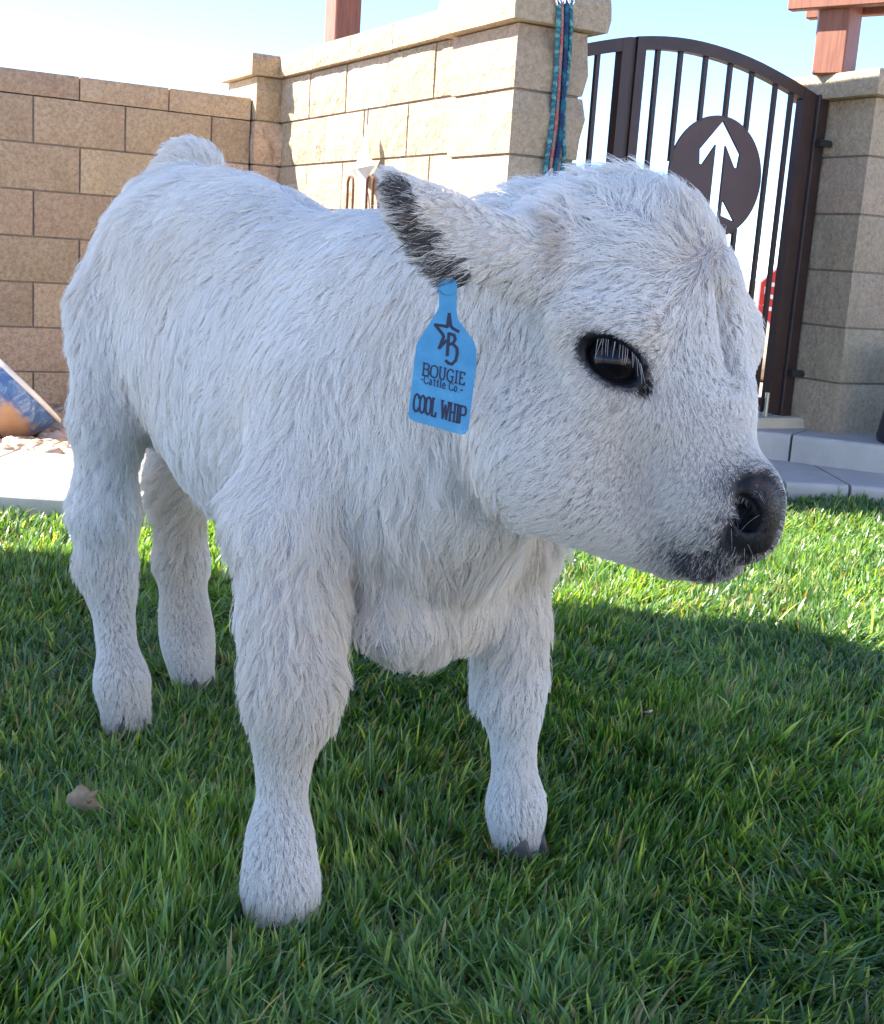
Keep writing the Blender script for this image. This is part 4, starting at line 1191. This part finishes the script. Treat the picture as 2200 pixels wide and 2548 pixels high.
# ---- coat: hair curves combed along guides
# guides: photo x, y, direction in the photo (dx, dy), hair length mm, lift degrees
GD = [
 # rump, flank, back
 (260,560,-.4,1,30,22),(200,700,-.2,1,30,22),(190,850,-.15,1,34,25),(165,1050,-.35,1,38,28),(330,640,-.6,.8,30,20),(400,480,-.9,.35,28,22),
 (460,365,-.7,-.35,28,28),(420,380,-.8,-.2,28,26),(530,385,-.4,-.4,26,28),(360,410,-.8,.1,28,26),(560,450,-1,.25,26,20),(700,520,-.9,.5,28,20),(640,700,-.65,.8,30,18),
 (850,600,-.7,.7,30,18),(950,560,-.6,.8,30,20),(500,850,-.45,.9,30,16),(420,1000,-.35,1,32,18),(330,900,-.2,1,34,18),(700,950,-.55,.9,32,16),
 (900,800,-.5,.9,32,16),(560,1150,-.7,.75,36,20),(450,1230,-.8,.5,36,25),(430,1330,-.7,.7,36,25),(800,1150,-.35,1,38,18),(700,1300,-.35,1,40,20),
 (590,1350,-.75,.7,42,28),(900,1000,-.3,1,38,16),(1000,1120,-.15,1,46,18),(880,1290,-.05,1,84,26),(960,1320,.08,1,86,28),(840,1340,.1,1,74,30),(1080,1250,-.15,1,52,20),
 (1020,1500,.25,.9,30,18),(1090,1400,-.2,1,74,26),(1020,1390,.05,1,82,26),(950,1570,.15,.9,30,20),(1030,1600,.1,1,32,24),(1100,1560,-.1,1,32,22),
 # near front leg
 (700,1450,-.15,1,32,20),(600,1580,-.75,.8,40,34),(850,1630,.85,.7,64,50),(830,1720,.6,.9,44,40),(600,1720,-.75,.75,46,38),(720,1650,-.1,1,26,18),(640,1720,-.6,.9,32,28),(800,1750,.4,1,28,24),(700,1850,0,1,11,9),
 (650,1930,0,1,13,8),(750,1930,0,1,13,8),(700,2000,-.04,1,13,8),(640,2150,-.12,1,15,10),(760,2150,.15,1,15,10),(700,2180,0,1,15,10),(700,2250,.05,1,16,14),
 # far front leg
 (1300,1440,.05,1,30,20),(1190,1700,-.5,1,26,26),(1330,1680,.2,1,22,20),(1250,1870,0,1,13,8),(1310,1870,0,1,13,8),(1280,1930,0,1,13,8),(1285,2020,.02,1,14,9),(1290,2090,0,1,16,14),
 # near hind leg
 (250,1180,-.2,1,34,22),(165,1250,-.6,.9,30,24),(340,1250,.1,1,30,20),(270,1400,0,1,24,18),(275,1540,.02,1,13,8),(300,1580,.02,1,13,8),(305,1680,.06,1,14,9),(320,1790,.08,1,16,14),
 # far hind leg
 (450,1330,.1,1,28,20),(460,1500,0,1,12,10),(475,1600,.05,1,11,8),(480,1680,.05,1,14,12),
 # neck
 (1040,860,-.35,.95,32,16),(1180,800,-.25,1,24,16),(1260,780,-.15,1,20,14),(1200,950,-.25,1,26,14),(1150,1100,-.3,1,36,16),(1210,1250,-.3,1,40,20),(1300,1340,-.6,.8,28,22),
 (1100,760,-.4,.9,28,18),(1280,700,-.35,.9,20,16),
 # cheek and jaw
 (1310,1000,-.45,.9,15,12),(1390,900,-.5,.85,12,12),(1420,1150,-.8,.55,14,12),(1550,1130,-.92,.35,9,10),(1610,1290,-.9,.4,8,10),(1500,1350,-.85,.5,16,20),(1620,1400,-.6,.8,14,25),
 (1530,1030,-.85,.5,9,10),(1440,980,-.6,.8,11,10),
 # round the eye and the nose bridge
 (1500,800,-.85,-.05,11,12),(1600,830,-.5,-.7,10,12),(1420,840,-.75,.5,11,10),(1640,930,.1,-.9,8,10),(1680,1030,.3,.9,8,8),(1640,1060,-.6,.8,8,8),(1760,1080,.25,.95,7,8),(1830,1060,.1,1,8,10),
 (1720,1180,-.3,.9,6,8),(1840,1150,.1,1,6,10),(1700,1270,-.85,.4,5,10),(1760,1330,-.8,.6,3,10),(1800,1210,-.2,.9,3,10),(1820,1350,-.5,.8,2.5,10),(1745,1410,-.3,.9,5,16),(1700,1395,-.5,.8,7,18),(1800,1400,0,.9,4,14),(1660,1340,-.85,.5,6,10),
 # forehead, crest and poll
 (1760,740,.05,1,13,14),(1650,700,-1,.05,20,16),(1560,780,-.95,.25,15,14),(1450,720,-1,.25,20,16),(1600,580,-.95,-.2,26,24),(1700,540,-.6,-.6,30,30),(1780,560,-.2,-.6,28,32),
 (1840,640,.5,-.35,22,30),(1850,760,.85,.25,18,24),(1865,880,.8,.45,16,26),(1800,950,.35,.9,10,12),(1790,850,.2,1,11,12),(1720,900,-.2,.9,9,10),
 (1520,460,-.5,-.7,44,46),(1600,440,.1,-.8,44,48),(1680,470,.4,-.5,42,46),(1640,520,-.2,-.4,40,40),(1560,520,-.6,-.3,40,38),(1420,500,-.8,-.3,38,34),(1365,540,-.4,-.6,34,44),(1330,590,-.8,.3,28,30),(1430,590,-.6,.5,32,28),(1520,570,-.9,.0,30,24),
 # ear
 (1200,560,-.9,-.3,10,9),(1080,505,-1,-.25,10,9),(1000,462,-1,-.25,11,10),(1080,640,-.95,.12,24,14),(1030,570,-1,.05,20,12),(1140,690,-.8,.35,20,14),(1260,620,-.95,-.05,12,12),
]
def frames():
    pos, dirs, ln, lf = [], [], [], []
    for x, y, dx, dy, L, li in GD:
        q = surf(x, y)
        if q is None: continue
        d = CAM_R * dx - CAM_U * dy
        n_ = grad(q[None])[0]
        d = d - (d @ n_) * n_; d /= np.linalg.norm(d) + 1e-9
        pos.append(q); dirs.append(d); ln.append(L); lf.append(li)
        head = (x > 1230 and y < 1450) or (x > 950 and y < 700)
        if head: q2 = mir(q); d2 = d - 2 * (d @ HN) * HN
        else:
            l_ = (q - MH) @ LT; q2 = q - 2 * l_ * LT; d2 = d - 2 * (d @ LT) * LT
        if not (y > 1400 and x < 1400 and not head and False):
            pos.append(q2); dirs.append(d2); ln.append(L); lf.append(li)
    return np.array(pos), np.array(dirs), np.array(ln, float), np.array(lf, float)
GP, GDR, GLN, GLF = frames()
# default comb for places far from any guide: down and back
def field(P, Nn):
    c_ = P.mean(0); p_ = (P - c_).astype(np.float32); q_ = (GP - c_).astype(np.float32)
    d2 = (p_ * p_).sum(1)[:, None] + (q_ * q_).sum(1)[None] - 2 * p_ @ q_.T
    w_ = np.exp(d2 * np.float32(-1 / (2 * .12 ** 2)))
    w2 = w_ * w_; w2 *= w2; w2 *= w2; w2 *= w2
    w_ = w2 + w_ * np.float32(1e-4) + np.float32(1e-9)
    w_ /= w_.sum(1, keepdims=True)
    d = (w_ @ GDR.astype(np.float32)).astype(float); L = w_ @ GLN.astype(np.float32); li = w_ @ GLF.astype(np.float32)
    d = d - (d * Nn).sum(1, keepdims=True) * Nn
    dn = np.linalg.norm(d, axis=1, keepdims=True)
    alt = np.array([-.2, .1, -1.])[None] - (Nn @ np.array([-.2, .1, -1.]))[:, None] * Nn
    d = np.where(dn > .05, d / (dn + 1e-9), alt)
    d /= np.linalg.norm(d, axis=1, keepdims=True) + 1e-9
    return d, L, li
def wob(P, k, seed):
    r = np.random.default_rng(seed); o = np.zeros(len(P))
    for j in range(5):
        v = r.normal(size=3); v /= np.linalg.norm(v)
        o += np.sin(P @ v * k * r.uniform(.6, 1.6) + r.uniform(0, 6.28))
    return o / 2.2

N_STR = 500000
tri = np.concatenate([SQ[:, [0, 1, 2]], SQ[:, [0, 2, 3]]])
A_, B_, C_ = SV[tri[:, 0]], SV[tri[:, 1]], SV[tri[:, 2]]
area = .5 * np.linalg.norm(np.cross(B_ - A_, C_ - A_), axis=1)
cen = (A_ + B_ + C_) / 3
# denser where the hair is short (face, legs)
_, Lv, _ = field(SV, np.tile(UPZ, (len(SV), 1)))
Lc = Lv[tri[:, 0]]
dens = area * np.clip(24 / Lc, .7, 3.2)
dens *= np.where(cen[:, 2] < .012, .15, 1)
def scatter(n, w_):
    f_ = RNG.choice(len(tri), n, p=w_ / w_.sum())
    r1 = np.sqrt(RNG.random(n)); r2 = RNG.random(n)
    return A_[f_] * (1 - r1)[:, None] + B_[f_] * (r1 * (1 - r2))[:, None] + C_[f_] * (r1 * r2)[:, None]
R0 = scatter(N_STR, dens)
nose, lip, eye, ear, freck = masks(R0)
de_sock = np.sqrt((((R0 - EYE_P) @ EL) / .0285) ** 2 + (((R0 - EYE_P) @ EU) / .0165) ** 2)
keep = ~((np.linalg.norm(R0 - EYE_P, axis=1) < .05) & (de_sock < 1.24))
keep &= RNG.random(len(R0)) > nose * 1.15
R0 = R0[keep]; nose, lip, eye, ear, freck = [m_[keep] for m_ in (nose, lip, eye, ear, freck)]
NS = grad(R0)
R0 = R0 - NS * (sdf(R0) + .0012)[:, None]
DT, LN, LF = field(R0, NS)
re_ = np.sqrt((((R0 - EYE_P) @ EL) / .0285) ** 2 + (((R0 - EYE_P) @ EU) / .0165) ** 2)
LN = np.where(np.linalg.norm(R0 - EYE_P, axis=1) < .06, LN * np.clip((re_ - 1.15) / .75, .22, 1), LN)
NSTR = len(R0)
NPT = 7
def grow(root, nrm, d, L, lift, jit, seed):
    """polyline of each hair, hugging the skin"""
    n = len(root); r = np.random.default_rng(seed)
    bit = np.cross(nrm, d)
    P = np.zeros((n, NPT, 3)); P[:, 0] = root
    p = root.copy()
    step = L / (NPT - 1)
    side = r.normal(size=n) * jit
    curl = r.normal(size=n) * jit * .6
    for i in range(1, NPT):
        t = (i - 1) / (NPT - 2)
        a = np.radians(lift) * (1.25 - 1.0 * t)
        v = d * np.cos(a)[:, None] + nrm * np.sin(a)[:, None] + bit * (side + curl * np.sin(t * 3.0) + .42 * np.clip((L - .016) / .02, 0, 1) * np.sin(t * 6.5 + PHS))[:, None]
        v[:, 2] -= .22 * t
        v /= np.linalg.norm(v, axis=1, keepdims=True)
        p = p + v * step[:, None]
        if i >= 2:
            ds = sdf(p)
            push = np.clip(.0025 + .0015 * t - ds, 0, .02)
            p = p + nrm * push[:, None]
        P[:, i] = p
    return P
# waves of the coat: direction and lift wander slowly over the body
ang = .30 * wob(R0, 28, 1) + .16 * wob(R0, 75, 2)
bitg = np.cross(NS, DT)
crest = sm(28, 36, LN) * (R0 @ np.array([0, 0, 1.]) > .70) * (R0[:, 0] > .05)
ang = ang * (.55 + 1.2 * crest) + crest * (.75 * wob(R0, 130, 9) + .5 * wob(R0, 240, 10))
DT = DT * np.cos(ang)[:, None] + bitg * np.sin(ang)[:, None]
LF2 = LF * (1 + .48 * wob(R0, 55, 3) * sm(10, 26, LN))
LN2 = LN * (1 + .16 * wob(R0, 60, 4)) * RNG.uniform(.55, 1.18, NSTR) / 1000
stray = RNG.random(NSTR) < .035
LF2 = np.where(stray, LF2 + 22, LF2); LN2 = np.where(stray, LN2 * 1.2, LN2)
PHS = 3.2 * wob(R0, 60, 31) + RNG.normal(size=NSTR) * .5
HP = grow(R0, NS, DT, LN2, np.clip(LF2, 4, 75), .20, 5)
# locks: neighbours lean together towards the tip
def clump(P, root, ncl, amount, seed, mn):
    r = np.random.default_rng(seed)
    ci = r.choice(len(root), ncl, replace=False)
    kd = kdtree.KDTree(ncl)
    for k, i in enumerate(ci): kd.insert(root[i], k)
    kd.balance()
    who = np.fromiter((kd.find(q)[1] for q in root), int, len(root))
    ctr = P[ci][who]
    t = np.linspace(0, 1, NPT)[None, :, None] ** 1.3
    a = (amount * (.6 + .8 * r.random(ncl))[who])[:, None, None]
    dist = np.linalg.norm(root - root[ci][who], axis=1)
    a = np.clip(a, 0, .92) * (dist < mn)[:, None, None]
    return P + (ctr - P) * t * a
am = .72 * sm(5, 20, LN) + .42
HP = clump(HP, R0, 36000, am * .60, 6, .02)
HP = clump(HP, R0, 7000, .42 * sm(16, 30, LN), 7, .045)
# colour of every hair
hc = np.tile(np.array([.915, .885, .83]), (NSTR, 1))
cream = np.clip(.18 + .32 * wob(R0, 13, 21) + .2 * wob(R0, 34, 22), 0, .55)[:, None] * (.6 + .5 * sm(.75, .35, R0[:, 2]))[:, None]
hc = hc * (1 - cream) + np.array([.80, .70, .56]) * cream
hc *= (1 + .06 * RNG.normal(size=NSTR))[:, None].clip(.78, 1.06)
tan_w = sm(.25, .9, blob(R0, [sp(1600, 450), sp(1700, 560), sp(1760, 640)], .022)) * .2 + sm(.3, .9, blob(R0, [sp(1385, 560), sp(1410, 600), sp(1400, 630)], .013)) * .38
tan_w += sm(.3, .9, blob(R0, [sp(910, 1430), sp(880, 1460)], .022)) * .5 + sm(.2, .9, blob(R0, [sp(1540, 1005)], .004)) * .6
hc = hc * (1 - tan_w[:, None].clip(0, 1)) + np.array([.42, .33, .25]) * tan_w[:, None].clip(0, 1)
def darken(m_, col):
    hit = RNG.random(NSTR) < m_
    hc[hit] = np.array(col) * RNG.uniform(.6, 1.5, (hit.sum(), 1))
darken(freck * .55, (.10, .09, .085)); darken(lip * .8, (.05, .045, .045)); darken(ear * .80, (.075, .062, .056)); darken(nose, (.03, .028, .028)); darken(eye ** 3 * .9, (.02, .02, .02))
low = sm(.09, .02, R0[:, 2]) * .3
hc = hc * (1 - low[:, None]) + np.array([.55, .50, .42]) * low[:, None]
RAD = (.00028 * (.55 + .9 * RNG.random(NSTR)) * np.where(LN < 9, .7, 1))[:, None] * np.linspace(1.0, .25, NPT)[None]

def hair_object(name, P, rad, col, mat, parent):
    n, k = P.shape[:2]
    cu = bpy.data.hair_curves.new(name)
    cu.add_curves([k] * n)
    cu.attributes['position'].data.foreach_set('vector', (P - CALF_LOC).astype(np.float32).ravel())
    ra = cu.attributes.get('radius') or cu.attributes.new('radius', 'FLOAT', 'POINT')
    ra.data.foreach_set('value', rad.astype(np.float32).ravel())
    at_ = cu.attributes.new('coat', 'FLOAT_COLOR', 'CURVE')
    at_.data.foreach_set('color', np.concatenate([col, np.ones((n, 1))], 1).astype(np.float32).ravel())
    cu.materials.append(mat)
    return link(name, cu, parent)
g = Nodes('calf_coat')
at = g.n('ShaderNodeAttribute', attribute_name='coat')
df = g.n('ShaderNodeBsdfDiffuse', ins={'Color': at.outputs['Color']})
tr = g.n('ShaderNodeBsdfTranslucent', ins={'Color': at.outputs['Color']})
gl = g.n('ShaderNodeBsdfGlossy', ins={'Color': (.9, .9, .9, 1), 'Roughness': .42})
m1 = g.n('ShaderNodeMixShader', ins={0: .22, 1: df.outputs[0], 2: tr.outputs[0]})
m2 = g.n('ShaderNodeMixShader', ins={0: .05, 1: m1.outputs[0], 2: gl.outputs[0]})
g.l(m2.outputs[0], g.out.inputs['Surface'])
M_COAT = g.mat
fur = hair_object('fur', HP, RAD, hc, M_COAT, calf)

# ---- lashes and whiskers
lp, lr, lc = [], [], []
def lash(root, d, bend, L, r, c):
    t = np.linspace(0, 1, NPT)[:, None]
    lp.append(np.array(root) + np.array(d) * L * t + np.array(bend) * L * t * t); lr.append(r * np.linspace(1, .3, NPT)); lc.append(c)
for k in range(26):
    a = math.radians(38 + 110 * k / 25 + random.uniform(-3, 3))
    root = EYE_P + EL * .0285 * math.cos(a) + EU * .0165 * math.sin(a) - EV_ * .004
    root = root if (EU[2] > 0) else EYE_P + EL * .0285 * math.cos(a) - EU * .0165 * math.sin(a) - EV_ * .004
    lash(root, -EV_ * .55 + EL * .25 * math.cos(a) + np.array([0, 0, -.45]), np.array([0, 0, -.45]) + EL * random.uniform(-.15, .15), random.uniform(.012, .019), .00019, (.70, .68, .66) if k % 3 else (.04, .04, .04))
for k in range(70):
    x, y = random.uniform(1700, 1900), random.uniform(1200, 1410)
    q = surf(x, y)
    if q is None: continue
    n_ = grad(q[None])[0]
    lash(q, n_ * .7 + np.array([random.uniform(-.3, .3), -.1, random.uniform(-.6, .1)]), np.array([random.uniform(-.2, .3), 0, -.35]), random.uniform(.010, .028), .00016, (.5, .45, .4) if random.random() < .6 else (.04, .04, .04))
whisk = hair_object('whiskers', np.array(lp), np.array(lr), np.array(lc), M_COAT, calf)
# ================================================================== GRASS BLADES
def turf():
    def nf(x, y, k, seed):
        r = np.random.default_rng(seed); o = np.zeros(len(x))
        for j in range(6):
            a = r.uniform(0, 6.28); kk = k * r.uniform(.5, 1.7)
            o += np.sin((x * math.cos(a) + y * math.sin(a)) * kk + r.uniform(0, 6.28))
        return o / 2.4
    zones = [(-1.1, 1.2, .72, 1.5, 52000), (-1.25, 1.45, 1.5, 2.1, 38000), (-1.6, 1.7, 2.1, 2.8, 27000), (-2.0, 2.2, 2.8, 3.6, 18000), (-2.0, 2.6, 3.6, 4.35, 15000)]
    X, Y = [], []
    for x0, x1, y0, y1, d in zones:
        n = int((x1 - x0) * (y1 - y0) * d)
        X.append(RNG.uniform(x0, x1, n)); Y.append(RNG.uniform(y0, y1, n))
    X, Y = np.concatenate(X), np.concatenate(Y)
    # tufts: pull blades together a little
    k = 46.0
    X += .010 * np.sin(X * k + 3 * np.sin(Y * 17)); Y += .010 * np.sin(Y * k + 3 * np.sin(X * 19))
    ok = Y < edge_y(X) + RNG.uniform(-.015, .012, len(X))
    for c_ in FEET: ok &= (X - c_[0]) ** 2 + (Y - c_[1]) ** 2 > .024 ** 2
    X, Y = X[ok], Y[ok]; n = len(X)
    far = np.clip((Y - 1.2) / 3.0, 0, 1)
    tall = nf(X, Y, 14, 1) * .5 + nf(X, Y, 37, 2) * .4
    Hh = (.045 + .010 * tall) * RNG.uniform(.45, 1.2, n)
    longb = RNG.random(n) < .055
    Hh = np.where(longb, Hh * RNG.uniform(1.35, 1.9, n), Hh)
    Hh *= 1 - .22 * far
    wdt = RNG.uniform(.0011, .0024, n) * (1 + .55 * far)
    wdt = np.where(RNG.random(n) < .05, wdt * 1.8, wdt)
    comb = nf(X, Y, 6, 3) * 1.2 + nf(X, Y, 15, 4) * .8 + .3
    th = comb + RNG.normal(size=n) * 1.25
    lean = np.clip(.48 + .30 * nf(X, Y, 9, 5) + RNG.normal(size=n) * .34, .02, 1.4)
    for c_ in FEET: lean = lean + .7 * np.exp(-((X - c_[0]) ** 2 + (Y - c_[1]) ** 2) / (2 * .045 ** 2)) * RNG.random(n)
    lean = np.clip(lean, .02, 1.45)
    bend = RNG.uniform(.1, .9, n) * (1 + .5 * longb)
    yaw = th + np.pi / 2 + RNG.normal(size=n) * .6
    dx, dy = np.cos(th), np.sin(th); wx, wy = np.cos(yaw), np.sin(yaw)
    ts = np.array([0, .34, .70, 1.0]); ws = np.array([.85, 1.0, .78, .10])
    V = np.zeros((n, 7, 3), np.float32); T = np.zeros((n, 7), np.float32)
    z0 = RNG.uniform(-.004, .003, n)
    vi = 0
    for j, (t, w_) in enumerate(zip(ts, ws)):
        a = lean + bend * t * .9
        r_ = Hh * t * np.sin((lean + a) / 2); z = z0 + Hh * t * np.maximum(np.cos((lean + a) / 2), .06)
        cx, cy = X + dx * r_, Y + dy * r_
        if j < 3:
            V[:, vi] = np.stack([cx - wx * wdt * w_, cy - wy * wdt * w_, z], 1)
            V[:, vi + 1] = np.stack([cx + wx * wdt * w_, cy + wy * wdt * w_, z], 1)
            T[:, vi] = t; T[:, vi + 1] = t; vi += 2
        else:
            V[:, vi] = np.stack([cx, cy, z], 1); T[:, vi] = t
    tris = np.array([[0, 1, 3], [0, 3, 2], [2, 3, 5], [2, 5, 4], [4, 5, 6]])
    Fc = (tris[None] + (np.arange(n) * 7)[:, None, None]).reshape(-1, 3).astype(np.int32)
    # blade colours
    c0 = np.array([.038, .115, .032]); c1 = np.array([.175, .325, .070]); c2 = np.array([.34, .46, .085]); cd = np.array([.34, .27, .13])
    mixv = np.clip(.42 + .22 * nf(X, Y, 8, 6) + .25 * RNG.normal(size=n), 0, 1)[:, None]
    col = c0 * (1 - mixv) + c1 * mixv
    y_ = (RNG.random(n) < .10)[:, None]; col = np.where(y_, c2, col)
    dry = (RNG.random(n) < .045 + .05 * (nf(X, Y, 5, 8) > .7))[:, None]; col = np.where(dry, cd * RNG.uniform(.6, 1.2, (n, 1)), col)
    C4 = np.repeat(np.concatenate([col, np.ones((n, 1))], 1)[:, None, :], 7, 1).astype(np.float32)
    cut = np.clip((T - .80) / .2, 0, 1)[..., None] * (RNG.random((n, 1, 1)) < .45)
    C4[..., :3] = C4[..., :3] * (1 - .55 * cut) + np.array([.45, .47, .33]) * .55 * cut
    C4[..., :3] *= np.where(T[..., None] < .05, np.array([1.25, 1.05, 1.0]), 1.0)      # paler straw sheath at the foot
    me = bpy.data.meshes.new('grass')
    me.vertices.add(n * 7); me.vertices.foreach_set('co', V.ravel())
    me.loops.add(Fc.size); me.loops.foreach_set('vertex_index', Fc.ravel())
    me.polygons.add(len(Fc)); me.polygons.foreach_set('loop_start', np.arange(0, Fc.size, 3, dtype=np.int32))
    me.update(calc_edges=True)
    ca = me.attributes.new('blade', 'FLOAT_COLOR', 'POINT'); ca.data.foreach_set('color', C4.ravel())
    me.polygons.foreach_set('use_smooth', np.ones(len(Fc), bool))
    g = Nodes('grass_blade')
    at = g.n('ShaderNodeAttribute', attribute_name='blade')
    p = g.n('ShaderNodeBsdfPrincipled', ins={'Base Color': at.outputs['Color'], 'Roughness': .33, 'Specular IOR Level': .62})
    tc_ = g.mix(1.0, at.outputs['Color'], (2.0, 1.8, .5, 1), 'MULTIPLY')
    tr = g.n('ShaderNodeBsdfTranslucent', ins={'Color': tc_})
    m1 = g.n('ShaderNodeMixShader', ins={0: .42, 1: p.outputs[0], 2: tr.outputs[0]})
    g.l(m1.outputs[0], g.out.inputs['Surface'])
    me.materials.append(g.mat)
    tag(link('grass', me), 'thick green grass blades of the lawn round the hooves', 'grass', kind='stuff')
    print('blades', n)
turf()

# ================================================================== LITTER ON THE LAWN
lf_p = gnd(187, 2015, .035)
leaf = thing('dry_leaf', (lf_p[0] + .012, lf_p[1] - .010, .042), .4, 'curled dry tan leaf lying in the grass by the near hind hoof', 'leaf')
g = Nodes('dry_leaf_tan')
M_LEAF = g.bsdf(g.ramp(g.noise(120, 4, .6, g.world_pos()), [(.3, (.26, .17, .095)), (.7, (.40, .29, .18))]), .8)
def leaf_mesh(L, W_, curl, seed):
    r = random.Random(seed); V = []; Fc = []
    nu, nv = 9, 5
    for i in range(nu):
        u = i / (nu - 1)
        w_ = W_ * math.sin(math.pi * min(.97, max(.06, u)) ** .8)
        for j in range(nv):
            v = j / (nv - 1) * 2 - 1
            V.append(((u - .5) * L, v * w_, curl * abs(v) * w_ + .55 * L * (u - .5) ** 2 + r.uniform(-.001, .001)))
    for i in range(nu - 1):
        for j in range(nv - 1):
            Fc.append((i * nv + j, (i + 1) * nv + j, (i + 1) * nv + j + 1, i * nv + j + 1))
    me = mesh('blade', V, Fc, M_LEAF, True)
    b = bmesh.new(); b.from_mesh(me); bmesh.ops.solidify(b, geom=b.faces, thickness=.0008); b.to_mesh(me); b.free()
    return me
link('blade', leaf_mesh(.042, .015, 1.7, 1), leaf, rot=(-.75, .1, -.3))
link('blade_fold', leaf_mesh(.022, .008, 1.2, 2), leaf, (.014, .002, .012), (-.6, -.5, .7))
bm = bmesh.new(); bm_tube(bm, [(.012, 0, .01), (.024, -.004, .0), (.034, -.006, -.008)], .0009, 5)
link('stalk', bm_mesh('stalk', bm, M_LEAF), leaf)
pk = gnd(1615, 1780, .03)
pet = thing('fallen_petal', (pk[0], pk[1], .034), 1.0, 'small pale pink petal lying on the shaded grass', 'petal')
me = leaf_mesh(.018, .007, .5, 5).copy(); me.materials.clear(); me.materials.append(m_plain('pink_petal', (.62, .42, .45), .7, 0, .08))
link('petal_blade', me, pet, rot=(-.5, .2, 0))
